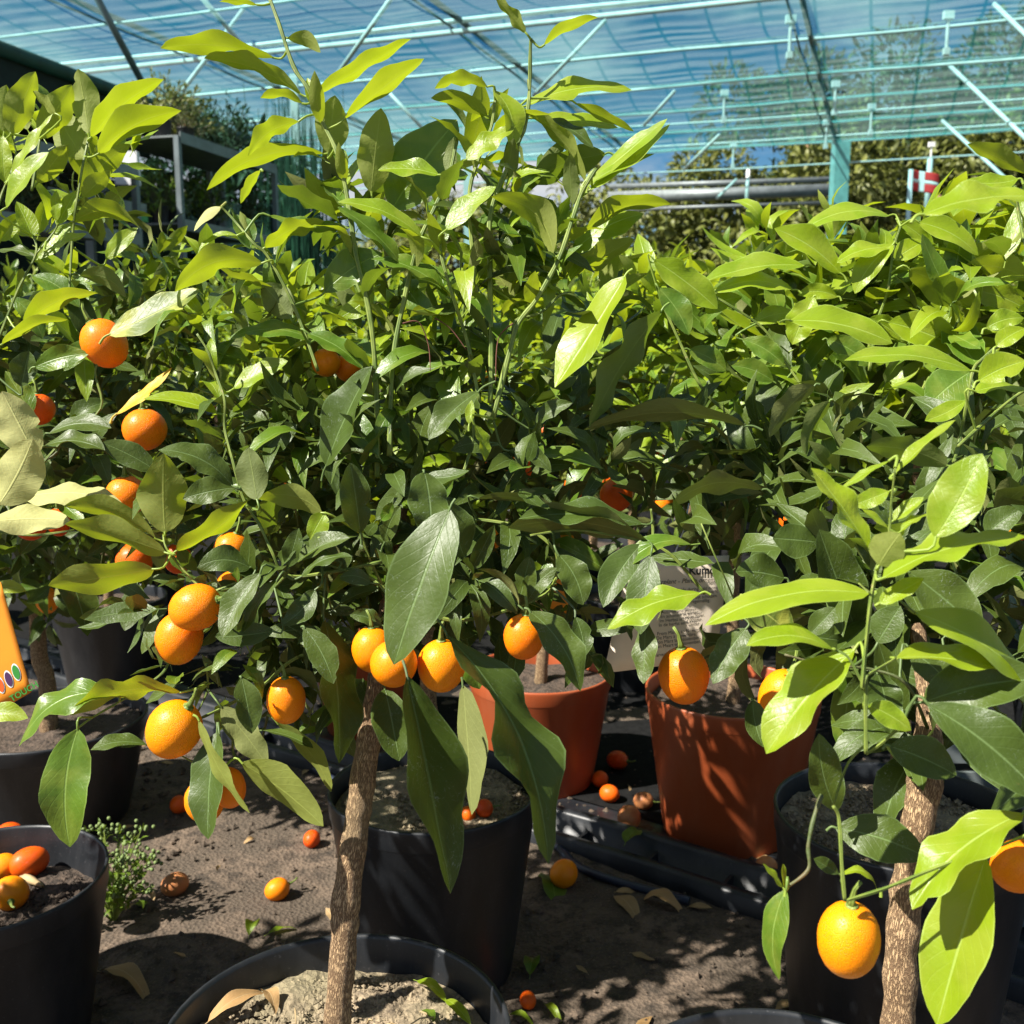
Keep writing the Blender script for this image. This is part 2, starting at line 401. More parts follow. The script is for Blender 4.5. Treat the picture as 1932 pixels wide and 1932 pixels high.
# fruit
def fruit_mesh(el=1.12, sd=0, n=20, m=14):
    V = []; Fc = []; r = random.Random(sd)
    for i in range(m+1):
        th = math.pi*i/m
        for k in range(n):
            ph = 2*math.pi*k/n; rr = math.sin(th)
            dent = .04*math.exp(-(th/.3)**2)
            b = 1+.02*math.sin(2*ph+sd)+.015*math.sin(3*th+sd)
            V.append((.5*rr*math.cos(ph)*b, .5*rr*math.sin(ph)*b, .5*el*math.cos(th)*(1-dent)))
    Fc = [(i*n+k, (i+1)*n+k, (i+1)*n+(k+1) % n, i*n+(k+1) % n) for i in range(m) for k in range(n)]
    return V, Fc
FR = {}
for key in ('fruit', 'fruit_red', 'fruit_old'):
    for e in (1.0, 1.14, 1.25):
        V, Fc = fruit_mesh(e, int(e*10)); V = [(x*.04, y*.04, z*.04) for x, y, z in V]
        me = mesh('kumquat', V, Fc); me.materials.append(M[key]); FR[(key, e)] = me
mb = MB(); mb.tube([(0, 0, .0), (0, 0, .004), (.001, 0, .012), (.004, 0, .018)], [.0030, .0022, .0014, .0014], 6)
mb.lathe([(.0001, .0012), (.0042, .0006), (.0040, -.0006)], 10); CALYX = mesh('calyx', mb.v, mb.f, mb.uv); CALYX.materials.append(M['twig'])
def add_fruit(tree, P, dia, ax=UPV, key='fruit', e=1.14, name='kumquat', stalk=True):
    o = bpy.data.objects.new(name, FR[(key, e)]); COL.objects.link(o)
    if tree: o.parent = tree
    s = dia/.04; q = ax.to_track_quat('Z', 'Y')
    o.matrix_local = Matrix.Translation(P) @ q.to_matrix().to_4x4() @ Matrix.Rotation(rng.uniform(0, 6), 4, 'Z') @ Matrix.Scale(s, 4)
    if stalk:
        c = bpy.data.objects.new('stalk', CALYX); COL.objects.link(c); c.parent = o; c.location = (0, 0, .0195*e)
    return o

# pots
def pot_parts(tree, dia, h, mat, soilmat='soil_dark', soil_drop=.03, taper=.74, sd=0, loc=(0, 0, 0), nsoil=40):
    a = dia/2; b = a*taper
    mb = MB(); t = .004
    lip = [(b*.9, .004), (b, 0), (b+.001, .004), (a*.965, h-.034), (a*.972, h-.032), (a*.978, h-.03), (a*.985, h-.008), (a*.99, h-.003), (a*.985, h), (a*.965, h), (a*.955, h-.004), (a*.94, h-.03), (b*.97, .02)]
    mb.lathe(lip, 56, .006)
    o = mb.build('pot', M[mat], tree); o.location = loc
    mb = MB(); rs = (a*.94-(a*.94-b)*(soil_drop-.02)/h); z0 = h-soil_drop
    n = nsoil; V = [(0, 0, z0+.008)]; Fc = []
    rings = max(6, n//3)
    for i in range(1, rings+1):
        for k in range(n):
            th = 2*math.pi*k/n; rr = rs*i/rings
            x, y = rr*math.cos(th), rr*math.sin(th); v = Vector((x+sd, y, .3))
            V.append((x, y, z0 + .010*mn.noise(v*14) + .006*mn.noise(v*45)+.004*mn.noise(v*110) + .006*(1-i/rings)))
    Fc = [(0, 1+k, 1+(k+1) % n) for k in range(n)]+[(1+(i-1)*n+k, 1+i*n+k, 1+i*n+(k+1) % n, 1+(i-1)*n+(k+1) % n) for i in range(1, rings) for k in range(n)]
    mb.add(V, Fc); so_ = mb.build('soil', M[soilmat], tree); so_.location = loc
    return z0

def bg_tree_build(sd, label, group, loc, top=1.35, r=.26, nparts=70, nstuff=500, pot='black', pd=.32, ph=.28, nfruit=6, trunk_r=.013, spikes=9, lsize=.075, crown_drop=.45, lean=(0, 0), bright=.5, soil='soil_dark'):
    """a potted kumquat: origin at the foot of its pot"""
    rr = random.Random(sd)
    t = thing('potted_kumquat_tree', loc, label, 'tree', group)
    z0 = pot_parts(t, pd, ph, pot, soil, .03, sd=sd*.37, nsoil=28)
    c = Vector((lean[0], lean[1], top-r-.12)); fork = Vector((lean[0]*.8, lean[1]*.8, c.z-r*.62))
    pts, rad = smoothline([(0, 0, z0-.02), (lean[0]*.2+.006, lean[1]*.3, z0+.1), (lean[0]*.5-.006, lean[1]*.5, (z0+fork.z)/2), fork], [trunk_r*1.1, trunk_r, trunk_r*.95, trunk_r*.8], 4)
    mb = MB(); mb.tube(pts, rad, 10, rough=.12, seed=sd); mb.build('trunk', M['bark'], t)
    items = []; tips = []
    for i in range(7):
        az = i*2.4+rr.uniform(-.3, .3); el = rr.uniform(.25, 1.3)
        e = c+Vector((math.cos(az)*math.cos(el), math.sin(az)*math.cos(el), math.sin(el)))*r*.6
        p2, r2 = smoothline([fork-UPV*.02, fork.lerp(e, .45)+UPV*.03, e], [trunk_r*.6, trunk_r*.4, .003], 3)
        mb = MB(); mb.tube(p2, r2, 6); mb.build('branch', M['twig_dark'], t); tips.append(e)
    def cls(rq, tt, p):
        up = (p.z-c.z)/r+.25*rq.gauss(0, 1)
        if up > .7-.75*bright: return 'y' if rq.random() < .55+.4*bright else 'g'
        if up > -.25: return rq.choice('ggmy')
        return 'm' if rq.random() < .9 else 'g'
    k = (nparts+nstuff)//9
    for i in range(k):
        u = Vector((rr.gauss(0, 1), rr.gauss(0, 1), rr.gauss(.15, .8))).normalized()
        a = c + Vector((u.x*r, u.y*r, u.z*r*.85))*rr.uniform(.35, .75)
        b = a + (u+UPV*.5).normalized()*rr.uniform(.07, .13)
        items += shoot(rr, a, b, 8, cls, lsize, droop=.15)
    sp = []
    for i in range(spikes):
        az = rr.uniform(0, 6.3); q = rr.uniform(0, .8)*r
        a = c+Vector((math.cos(az)*q, math.sin(az)*q, r*.55)); b = a+Vector((math.cos(az)*.05, math.sin(az)*.05, rr.uniform(.06, .19)))
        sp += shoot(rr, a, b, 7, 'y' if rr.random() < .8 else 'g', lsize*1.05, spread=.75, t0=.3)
        p2, r2 = smoothline([a, a.lerp(b, .5)+Vector((.004, 0, 0)), b], [.004, .003, .0015], 2)
        mb = MB(); mb.tube(p2, r2, 5); mb.build('branch', M['twig'], t)
    rr.shuffle(items)
    # leaves turned to the viewer side and to the top first: they show largest
    items.sort(key=lambda m: -(m[0].translation.z*1.0 - m[0].translation.y*1.2 + rr.random()*.12))
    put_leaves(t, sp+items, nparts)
    for i in range(nfruit):
        az = rr.uniform(0, 6.3); el = rr.uniform(-.9, .35)
        p = c+Vector((math.cos(az)*math.cos(el), math.sin(az)*math.cos(el), math.sin(el)*.9))*r*rr.uniform(.8, 1.02)
        add_fruit(t, p, rr.uniform(.034, .042), (UPV+Vector((rr.gauss(0, .3), rr.gauss(0, .3), 0))).normalized(), rr.choice(('fruit', 'fruit_red', 'fruit_red')), rr.choice((1.0, 1.14, 1.25)))
    return t
def copy_tree(root, loc, rz, scale, label=None, group=None):
    c = root.copy(); COL.objects.link(c); c.location = loc; c.rotation_euler = (0, 0, rz); c.scale = (scale,)*3
    if label: c['label'] = label
    if group: c['group'] = group
    for ch in kids[root.name]:
        d = ch.copy(); COL.objects.link(d); d.parent = c
        for g in kids.get(ch.name, ()):
            e = g.copy(); COL.objects.link(e); e.parent = d
    return c
kids = {}

# ================================================================== THE SETTING
# ground: one sheet, dense near the camera
def axis(vals): return vals
xs = [-120, -40, -15, -6, -3]+list(np.linspace(-1.6, 1.8, 120))+[3, 6, 15, 40, 120]
ys = [-20, -3]+list(np.linspace(.4, 3.6, 115))+[4.5, 6, 9, 14, 25, 60, 160]
V = []; nx_ = len(xs)
for y in ys:
    for x in xs:
        near = 1 if (-1.7 < x < 1.9 and .3 < y < 3.7) else 0
        v = Vector((x, y, 0))
        V.append((x, y, near*(.010*mn.noise(v*3)+.006*mn.noise(v*11)+.004*mn.noise(v*30))))
Fc = [(j*nx_+i, j*nx_+i+1, (j+1)*nx_+i+1, (j+1)*nx_+i) for j in range(len(ys)-1) for i in range(nx_-1)]
tag(link('ground', mesh('ground', V, Fc), M['dirt']), kind='structure')

# black tray rail on the ground, the pots behind it stand on woven cloth
A = WZ(1037, 1600, .0); B = WZ(1480, 1745, .0); dv = (B-A).normalized(); nv = Vector((-dv.y, dv.x, 0))
if nv.y < 0: nv = -nv
t = thing('tray_edge', A, 'black plastic double edging rail lying on the dirt in front of the terracotta pots', 'edging')
mb = MB(); L0, L1 = -2.8, 1.6
def strip(mb, prof_, L0, L1, n=34):
    V = []; m = len(prof_)
    for i in range(n+1):
        l = L0+(L1-L0)*i/n; wob = .006*math.sin(l*3)+.003*math.sin(l*11)
        for q, z in prof_: V.append(dv*l+nv*(q+wob)+UPV*z)
    mb.add(V, [(i*m+k, (i+1)*m+k, (i+1)*m+k+1, i*m+k+1) for i in range(n) for k in range(m-1)])
strip(mb, [(-.012, -.01), (-.010, .028), (-.004, .034), (.008, .034), (.014, .028), (.016, .010), (.05, .010), (.053, .046), (.058, .052), (.072, .052), (.078, .046), (.080, .0), (.20, .004)], L0, L1)
mb.build('rail', M['black'], t)
for i in range(30):
    l = L0+.1+i*.145
    mb = MB(); c = dv*l+nv*.033+UPV*.02
    Mr = Matrix((tuple((dv.x, nv.x, 0)), (dv.y, nv.y, 0), (0, 0, 1)))
    mb.box(c, (.006, .034, .022), Mr); mb.build('rib', M['black'], t, False)
mb = MB(); strip(mb, [(.20, .006), (.8, .006), (2.4, .006), (9.5, .006)], -7, 6, 26); o = mb.build('ground_cloth_and_shade', M['cloth']); o.location = A; tag(o, kind='structure')  # cloth by the rail; farther back its black stands in for shaded ground
mb = MB(); pts, rad = smoothline([WZ(560, 1430, .012), WZ(700, 1500, .014), WZ(1000, 1565, .012), WZ(1100, 1640, .01), WZ(1300, 1700, .012)], .008, 5)
mb.tube(pts, rad, 8); tag(mb.build('irrigation_hose', M['rubber']), 'thin blue black irrigation hose lying along the edging rail on the dirt', 'hose')

# shade roof ---------------------------------------------------------------
a_ = Vector((-.943, .334, 0)).normalized(); b_ = Vector((.334, .943, 0)).normalized(); H = 3.95
def roof(u, v, h=H): return a_*u+b_*v+UPV*h
def roof_uv(px, py, h=H):
    p = WZ(px, py, h); return p.dot(a_), p.dot(b_)
def net_mat():
    s = NT('shade_net'); uv = s.n.new('ShaderNodeTexCoord').outputs['UV']
    sep = s.node('SeparateXYZ', i0=uv); u, v = sep.outputs[0], sep.outputs[1]
    n = s.noise(s.node('CombineXYZ', i0=s.math('MULTIPLY', u, .5), i1=s.math('MULTIPLY', v, 5.)).outputs[0], 1.0, 3)
    sag = s.math('MULTIPLY', s.math('SINE', s.math('MULTIPLY', u, 2*math.pi/.92)), .004)
    ph = s.math('FRACT', s.math('ADD', s.math('MULTIPLY', s.math('ADD', v, sag), 1/.17), s.math('MULTIPLY', n, 1.1)))
    patch = s.noise(s.node('CombineXYZ', i0=s.math('MULTIPLY', u, .8), i1=s.math('MULTIPLY', v, .9), i2=3.).outputs[0], 1.0, 4, .6)
    band = s.step(s.math('ABSOLUTE', s.math('SUBTRACT', ph, .5)), .06, .42)
    band = s.math('MULTIPLY_ADD', band, s.step(patch, .25, .8), .22, clamp=True)
    fine = s.math('FRACT', s.math('MULTIPLY', v, 1/.028)); fine = s.step(s.math('ABSOLUTE', s.math('SUBTRACT', fine, .5)), .1, .4)
    seam = s.math('SUBTRACT', 1, s.step(s.math('ABSOLUTE', s.math('SUBTRACT', s.math('FRACT', s.math('MULTIPLY', u, 1/.46)), .5)), .0, .06))
    c = s.mix(band, (.50, .66, .62), (.02, .20, .19))
    c = s.mix(seam, c, (.03, .2, .2))
    op = s.math('MULTIPLY_ADD', band, -.10, s.math('MULTIPLY_ADD', patch, .34, .14))
    op = s.math('ADD', op, s.math('MULTIPLY', seam, .10)); op = s.math('MULTIPLY_ADD', fine, .06, op)
    d = s.node('BsdfDiffuse', Color=c).outputs[0]; tr = s.node('BsdfTranslucent', Color=c).outputs[0]
    m = s.node('MixShader', i0=.55, i1=d, i2=tr).outputs[0]
    tp = s.node('BsdfTransparent', Color=(.42, .80, .82, 1)).outputs[0]
    return s.done(s.node('MixShader', i0=op, i1=tp, i2=m).outputs[0])
M['net'] = net_mat()
PUR = [7.2, 9.4, 11.05, 12.5, 13.8, 15.2, 16.6]
cv = thing('shade_canopy', roof(0, 16.6, 0), 'wide flat canopy of teal shade netting on white pipes over the plant rows', 'canopy')
cinv = -cv.location
V = []; UV = []; U = np.linspace(-18, 10, 113); Vv = np.linspace(5.4, 16.6, 150)
for v in Vv:
    for u in U:
        k = max([q for q in PUR+[5.4] if q <= v+1e-6]); k2 = min([q for q in PUR if q >= v-1e-6] or [16.6])
        f = (v-k)/max(k2-k, .1); z = -.16*4*f*(1-f)*(1 if k2 > k else 0) + .006*math.sin(u*2*math.pi/.9)
        V.append(roof(u, v, H+z-.03)+cinv); UV.append((u, v))
nu = len(U); Fc = [(j*nu+i, j*nu+i+1, (j+1)*nu+i+1, (j+1)*nu+i) for j in range(len(Vv)-1) for i in range(nu-1)]
link('netting', mesh('netting', V, Fc, UV), M['net'], cv)
for v in PUR:
    mb = MB(); pts = [roof(u, v, H-.075+.012*math.sin(u*1.3+v))+cinv for u in np.linspace(-18, 10, 29)]
    mb.tube(pts, .026 if v == 9.4 else .017, 8); mb.build('purlin', M['galv'], cv)
    if v == 9.4:
        mb = MB(); mb.tube([roof(u, v, H-.16)+cinv for u in (-18, 10)], .026, 8); mb.build('purlin', M['galv'], cv)
for v, dz in ((16.7, .30), (15.9, .05), (14.5, .02), (8.3, .02)):
    mb = MB(); mb.tube([roof(u, v, H-.075-dz+.01*math.sin(u*2))+cinv for u in np.linspace(-18, 10, 15)], .012, 6); mb.build('wire', M['galv'], cv)
for px, py in ((1540, 100), (940, 80), (250, 34), (2200, 100)):
    u, _ = roof_uv(px, py)
    mb = MB(); mb.tube([roof(u, 5.4, H-.06)+cinv, roof(u, 16.6, H-.08)+cinv], .028, 8); mb.build('rafter', M['galv_dark'], cv)
    mb = MB(); mb.tube([roof(u+.12, 5.4, H-.09)+cinv, roof(u+.12, 16.6, H-.11)+cinv], .012, 6); mb.build('wire', M['galv_dark'], cv)
for px, v in ((571, 10.5), (884, 11.0), (1568, 16.6), (-500, 16.6), (2300, 9.4), (2450, 16.6)):
    # post standing under the roof where the line of sight to column px meets row v
    lo = W(px, 640, 1)-CAM; k = (v-CAM.dot(b_))/lo.dot(b_); p = CAM+lo*k; p.z = 0
    mb = MB(); wd = .22 if px == 1568 else .085
    mb.box(p+UPV*(H-.08)/2+cinv, (wd, wd, H-.1)); mb.build('post', M['teal' if px == 1568 else 'galv'], cv, False)
for (x0, y0, x1, y1, z0, z1, r_) in ((367, -20, 500, 135, 9, 9.6, .022), (472, 0, 345, 170, 10.5, 9, .02), (743, -10, 637, 140, 9.2, 10, .022),
    (181, -8, 270, 158, 7.0, 7.6, .026), (1143, 38, 1006, 181, 10, 11, .02), (1273, 172, 1215, 236, 12, 12.6, .02), (1876, 8, 1960, 90, 9.3, 8.6, .022), (1792, 124, 1960, 285, 11.5, 9.5, .024),
    (1777, 227, 1900, 340, 12.4, 11, .022), (1357, 255, 1290, 320, 14, 15, .022), (1412, 320, 1408, 392, 16, 16, .03), (1755, 300, 1748, 400, 12.5, 12.5, .034), (725, 165, 800, 245, 12, 12, .02), (1390, 338, 1352, 375, 15, 15, .02)):
    mb = MB(); mb.tube([W(x0, y0, z0)+cinv, W(x1, y1, z1)+cinv], r_, 7); mb.build('brace', M['galv_dark' if x0 == 181 else 'galv'], cv)
for px, py in ((1492, 32), (1790, 24), (1577, 155), (1367, 172), (1645, 198), (1384, 270), (1758, 270), (1560, 228)):
    p = WZ(px, py, H-.08)+cinv; mb = MB(); mb.tube([p, p-UPV*.30], .014, 6); mb.box(p-UPV*.33, (.05, .05, .06)); mb.box(p-UPV*.02, (.09, .05, .07)); mb.build('sprinkler', M['galv'], cv, False)

# white gutter beam of the neighbouring frame far off
p0, p1 = W(1150, 352, 19), W(1570, 338, 17.5); mb = MB(); mb.tube([p0, p1], .045, 8); mb.tube([p0-UPV*.42, p1-UPV*.38], .035, 8); mb.tube([p0-UPV*.2, p1-UPV*.18], .13, 4)
tg = mb.build('gutter_beam', M['shelf']); tag(tg, 'long white gutter beam running level beyond the shade canopy', 'beam')

# ------------------------------------------------------------------ dark stall with racks at the left
e0 = W(-260, 20, 5.0); e1 = W(470, 256, 8.6); zr = W(0, 106, 5.9).z
e0.z = e1.z = 0; ed = (e1-e0).normalized(); el = Vector((-ed.y, ed.x, 0))
if el.x > 0: el = -el
def q(l, s, z): return e0+ed*l+el*s+UPV*z
Ls = (e1-e0).length
sh = thing('market_stall', e0, 'dark green cloth covered stall frame behind the plant racks at the left', 'stall'); sinv = -e0
def quadbox(name, a, b, th, mat, parent, z0, z1, s0, s1, l0, l1):
    mb = MB(); v = [q(l, s, z)+sinv for l in (l0, l1) for s in (s0, s1) for z in (z0, z1)]
    mb.add(v, [(0,1,3,2), (4,6,7,5), (0,4,5,1), (2,3,7,6), (0,2,6,4), (1,5,7,3)]); return mb.build(name, M[mat], parent, False)
quadbox('roof_cloth', 0, 0, 0, 'darkcloth', sh, zr, zr+.04, .03, 3.5, 0, Ls)
quadbox('back_wall', 0, 0, 0, 'darkcloth', sh, 0, zr-.002, 3.0, 3.04, 0, Ls+1.5)
quadbox('end_wall', 0, 0, 0, 'darkcloth', sh, 0, zr-.3, 0.4, 2.9, Ls+1.2, Ls+1.24)
quadbox('valance', 0, 0, 0, 'darkcloth', sh, zr-.34, zr-.01, .0, .025, 0, Ls*.62)
mb = MB(); mb.tube([q(0, -.02, zr+.03)+sinv, q(Ls, -.02, zr+.03)+sinv], .045, 8); mb.build('edge_pipe', M['fascia'], sh)
for l in (.05, Ls*.45, Ls*.9):
    mb = MB(); mb.box(q(l, .06, zr/2-.02)+sinv, (.05, .05, zr-.05)); mb.build('post', M['galv_dark'], sh, False)

def rack(loc, rz, w_, d_, lv, label, plants, sd, group=None):
    r_ = random.Random(sd); t = thing('plant_rack', loc, label, 'plant rack', None, rz)
    for sx in (-1, 1):
        for sy in (-1, 1):
            mb = MB(); mb.box((sx*w_/2, sy*d_/2, lv[-1]/2), (.035, .035, lv[-1])); mb.build('post', M['galv_dark'], t, False)
    for z in lv:
        mb = MB(); mb.box((0, 0, z), (w_-.01, d_-.01, .012)); mb.build('shelf', M['shelf'], t, False)
        mb = MB(); mb.box((0, -d_/2-.02, z-.01), (w_, .008, .07)); mb.build('shelf_rail', M['shelf'], t, False)
    return t
pl_n = [0]
def shelf_plant(P, r_, h, col, label, grp, pr=.06, n=70, L=.06, sd=0, potc='black'):
    rr = random.Random(sd); t = thing('potted_shrub', P, label, 'plant', grp)
    mb = MB(); mb.lathe([(pr*.75, 0), (pr, .11), (pr*1.06, .115), (pr*1.06, .12), (pr*.9, .12), (pr*.85, .10), (.001, .10)], 14); mb.build('pot', M[potc], t)
    items = []
    for i in range(n//5):
        u = Vector((rr.gauss(0, 1), rr.gauss(0, 1), abs(rr.gauss(.6, .6)))).normalized(); a = Vector((0, 0, .1+h*.3)); b = Vector((u.x*r_, u.y*r_, .1+u.z*h))
        items += shoot(rr, a.lerp(b, .4), b, 5, col, L)
        mb = MB() if i == 0 else mb; mb.tube([a*.5, a.lerp(b, .9)], .003, 4, False)
    mb.build('stem', M['twig_dark'], t); put_leaves(t, items, 16)
    return t
pf = q(Ls*.50, .42, 0); ang = math.atan2(ed.y, ed.x)
racks = [(Vector((-2.18, 6.2, 0))-b_*.62-a_*-.28, (.35, .95, 1.55, 1.93), 'grey steel rack in the dark stall, nearer one of the two racks', 1),
         (Vector((-2.2, 6.8, 0))+b_*.68-a_*-.28, (.5, 1.1, 1.7, 2.24), 'steel rack with dark shrubs on its top shelf, farther one of the two', 2)]
for P, lv, lab, sd in racks:
    rack(P, ang, 1.30, .55, lv, lab, 1, sd)
    rr = random.Random(sd*7)
    for li, z in enumerate(lv):
        for k in range(5):
            slab = '%s from the left on the %s shelf of the %s rack' % (('first', 'second', 'third', 'fourth', 'fifth')[k], ('lowest', 'second lowest', 'third lowest', 'top')[li], ('nearer', 'farther')[sd-1])
            loc = P+ed*(-.52+.26*k)+UPV*(z+.006)
            topl = li == 3
            if topl and sd == 1: continue
            shelf_plant(loc+el*rr.uniform(-.12, .12), .22 if topl else .16, rr.uniform(.26, .44) if topl else .28, rr.choice('nng') if not topl else 'hhhnn'[k], 'small potted shrub, '+slab, 'potted shrubs on the racks', n=190, L=.062, sd=sd*100+li*10+k)
quadbox('dark_backdrop', 0, 0, 0, 'darkcloth', sh, 0, 2.25, .95, .98, 0, Ls+.3)  # added dark sheet, makes the stall's depth behind the racks dark
def yb(px, py, z, lab, col, sd, r_=.22, h=.4):
    P = W(px, py, z); return shelf_plant(P, r_, h, col, lab, None, n=150, L=.075, sd=sd)
# a label rail with green strip and a pair of cards on the racks
p0 = W(90, 352, 5.6); p1 = W(276, 385, 6.3)
mb = MB(); d = (p1-p0).normalized(); mb.add([p0, p1, p1-UPV*.11, p0-UPV*.11, p0+el*.02, p1+el*.02, p1-UPV*.11+el*.02, p0-UPV*.11+el*.02], [(0,1,2,3), (4,7,6,5), (0,4,5,1), (3,2,6,7), (0,3,7,4), (1,5,6,2)])
tb = thing('display_rail', (0, 0, 0), 'grey shelf rail with green strip in front of the left rack', 'shelf rail'); mb.build('board', M['shelf'], tb, False)
mb = MB(); o3 = -el*.006; a3, b3 = p0-UPV*.07+o3, p1-UPV*.07+o3
mb.add([a3, b3, b3-UPV*.04, a3-UPV*.04, a3-o3*.8, b3-o3*.8, b3-UPV*.04-o3*.8, a3-UPV*.04-o3*.8], [(0,1,2,3), (4,7,6,5), (0,4,5,1), (3,2,6,7), (0,3,7,4), (1,5,6,2)]); mb.build('green_strip', M['green_strip'], tb, False)
for px, py, z, c, s_, lab in ((347, 250, 7.0, 'terra', .07, 'small red and white carton on the corner of the rack top shelf'), (240, 318, 6.2, 'white', .14, 'white plastic tag board behind the left rack')):
    mb = MB(); mb.box((0, 0, 0), (s_, .05, s_*1.4)); o = mb.build('carton', M[c], None, False); o.location = W(px, py, z); tag(o, lab, 'box')

# tall reeds beside the racks
t = thing('horsetail_clump', WZ(540, 690, 0)*0+Vector((W(575, 500, 9.6).x, W(575, 500, 9.6).y, 0)), 'tall thin green horsetail reeds standing between the racks and the kumquat row', 'reeds')
rr = random.Random(5); mb = MB()
for i in range(150):
    a = Vector((rr.gauss(0, .16), rr.gauss(0, .15), 0)); h = rr.uniform(2.3, 3.25); b = a+Vector((rr.gauss(0, .07), rr.gauss(0, .07), h))
    mb.tube([a, a.lerp(b, .5)+Vector((rr.gauss(0, .02), 0, 0)), b], [.009, .007, .003], 4, False)
o = mb.build('reed', simple('reed_green', (.05, .13, .06), .6, 0, 8, .4), t); o['kind'] = 'stuff'

# trees beyond the canopy ------------------------------------------------------
def far_tree(px, z, h, r_, col, label, sd, n=9000, L=.27, group=None):
    rr = random.Random(sd); b = W(px, 600, z); b.z = 0
    t = thing('broadleaf_tree', b, label, 'tree', group)
    mb = MB(); mb.tube([(0, 0, 0), (.1, 0, h*.3), (0, .1, h*.7)], [h*.03, h*.022, h*.008], 8); mb.build('trunk', M['bark'], t)
    lobes = [Vector((rr.gauss(0, .42)*r_, rr.gauss(0, .42)*r_, h*rr.uniform(.16, .88))) for _ in range(20)]
    items = []
    for i in range(n):
        c = rr.choice(lobes); k = 1.15-.55*c.z/h; u = Vector((rr.gauss(0, 1), rr.gauss(0, 1), rr.gauss(0, 1))).normalized()
        p = c+u*r_*.42*k*rr.uniform(.6, 1.05)
        items.append((frame(p, (u+Vector((rr.gauss(0, .6), rr.gauss(0, .6), rr.gauss(0, .4)))), u+UPV*.8, L*rr.uniform(.6, 1.3)), col))
    o = link('crown', stuff_mesh(items, 'crown'), None, t); o['kind'] = 'stuff'
for i_, (px_, z_, h_) in enumerate(((60, 10.0, 3.0), (200, 10.3, 3.2), (330, 10.6, 3.5), (440, 11.0, 3.3), (540, 11.2, 2.9))):
    far_tree(px_, z_, h_, .95, 'n', 'dense dark conifer in the hedge behind the racks, %s from the left' % 'first second third fourth fifth'.split()[i_], 60+i_, 2600, .15, 'dark conifers behind the racks')
far_tree(1510, 26, 8.2, 2.9, 'n', 'dark green broad tree seen through the netting right of the middle', 1)
far_tree(1640, 27, 8.6, 3.0, 'n', 'tall dark tree seen through the netting behind the hanging rafter', 2)
far_tree(1870, 24, 8.8, 3.6, 'n', 'big dark rounded tree seen through the netting at the right edge', 3)
far_tree(2080, 23, 9.0, 3.6, 'h', 'olive tree mass seen through the netting, cut by the right frame edge', 4)
ORD2 = 'first second third fourth fifth sixth seventh eighth ninth tenth eleventh twelfth'.split()
for i, (px, z) in enumerate(sorted(((1240, 24), (1340, 23), (1450, 24), (1560, 22), (1660, 23), (1760, 21.5), (1860, 22), (1960, 21), (1120, 25), (980, 26), (850, 26), (700, 27)))):
    far_tree(px, z, 4.6+.3*(i % 3)+(1.0 if px > 1400 else .2), 1.9, 'h', 'olive brown hedge tree beyond the canopy edge, '+ORD2[i]+' from the left', 20+i, 3400, .24, 'hedge trees beyond the canopy')

# flag
t = thing('flag_pole', (0, 0, 0), 'small red flag with white cross on a short white pole beyond the kumquat rows', 'flag')
fp = W(1714, 420, 9.5); t.location = (fp.x, fp.y, 0); top = W(1719, 320, 9.5)
mb = MB(); mb.tube([Vector((0, 0, 0)), top-t.location], .022, 8); mb.build('pole', M['white'], t)
fw, fh = .235, .185; V = []; nxf, nyf = 24, 12; cells_r = []; cells_w = []
def wavef(x): return .03*math.sin(x*24)
V = [(.02+fw*i/nxf, wavef(fw*i/nxf), -fh*j/nyf-.05*(i/nxf)**1.5) for j in range(nyf+1) for i in range(nxf+1)]
for j in range(nyf):
    for i in range(nxf):
        f_ = (j*(nxf+1)+i, j*(nxf+1)+i+1, (j+1)*(nxf+1)+i+1, (j+1)*(nxf+1)+i)
        (cells_w if (7 <= i < 12 or 5 <= j < 7) else cells_r).append(f_)
for nm, cc, mm in (('flag_cloth', cells_r, 'red'), ('white_cross', cells_w, 'flagwhite')):
    o = link(nm, mesh(nm, V, cc), M[mm], t); o.location = top-t.location; sm = o.modifiers.new('s', 'SOLIDIFY'); sm.thickness = .003

# ================================================================== TREES IN ROWS BEHIND
proto = []
for k in range(4):
    T = bg_tree_build(200+k, 'potted kumquat tree with bright young top growth in the rows behind', 'kumquat trees in the rows behind', (0, 0, 0), top=1.20+.03*k, r=.28, nparts=90, nstuff=900, pd=.32, ph=.27, nfruit=5, spikes=11, bright=1.0, pot='black')
    proto.append(T)
for o in COL.objects:
    if o.parent: kids.setdefault(o.parent.name, []).append(o)
rowr = random.Random(3); spots = []
for ri, y in enumerate((2.75, 3.35, 4.0, 4.75, 5.6, 6.6, 7.8)):
    ci = 0; half = .56*y+.35; x = -half+rowr.uniform(0, .3)
    while x < half:
        if not (x < -.30*y and y > 3.6): spots.append((x, y+rowr.uniform(-.12, .12), ri, ci)); ci += 1
        x += .58+.05*y
used = set()
ORD = 'first second third fourth fifth sixth seventh eighth ninth tenth eleventh twelfth'.split()
for i, (x, y, ri, ci) in enumerate(spots):
    lab = 'potted kumquat tree with lime top growth, %s from the left in the %s row back' % (ORD[ci], ORD[ri])
    k = i % 4; s_ = rowr.uniform(.92, 1.06)*(1+.030*(y-2.7))*(.92 if x < -.08*y else 1)
    if k not in used:
        used.add(k); proto[k].location = (x, y, 0); proto[k].rotation_euler.z = rowr.uniform(0, 6); proto[k].scale = (s_,)*3; proto[k]['label'] = lab
    else: copy_tree(proto[k], (x, y, 0), rowr.uniform(0, 6), s_, lab)

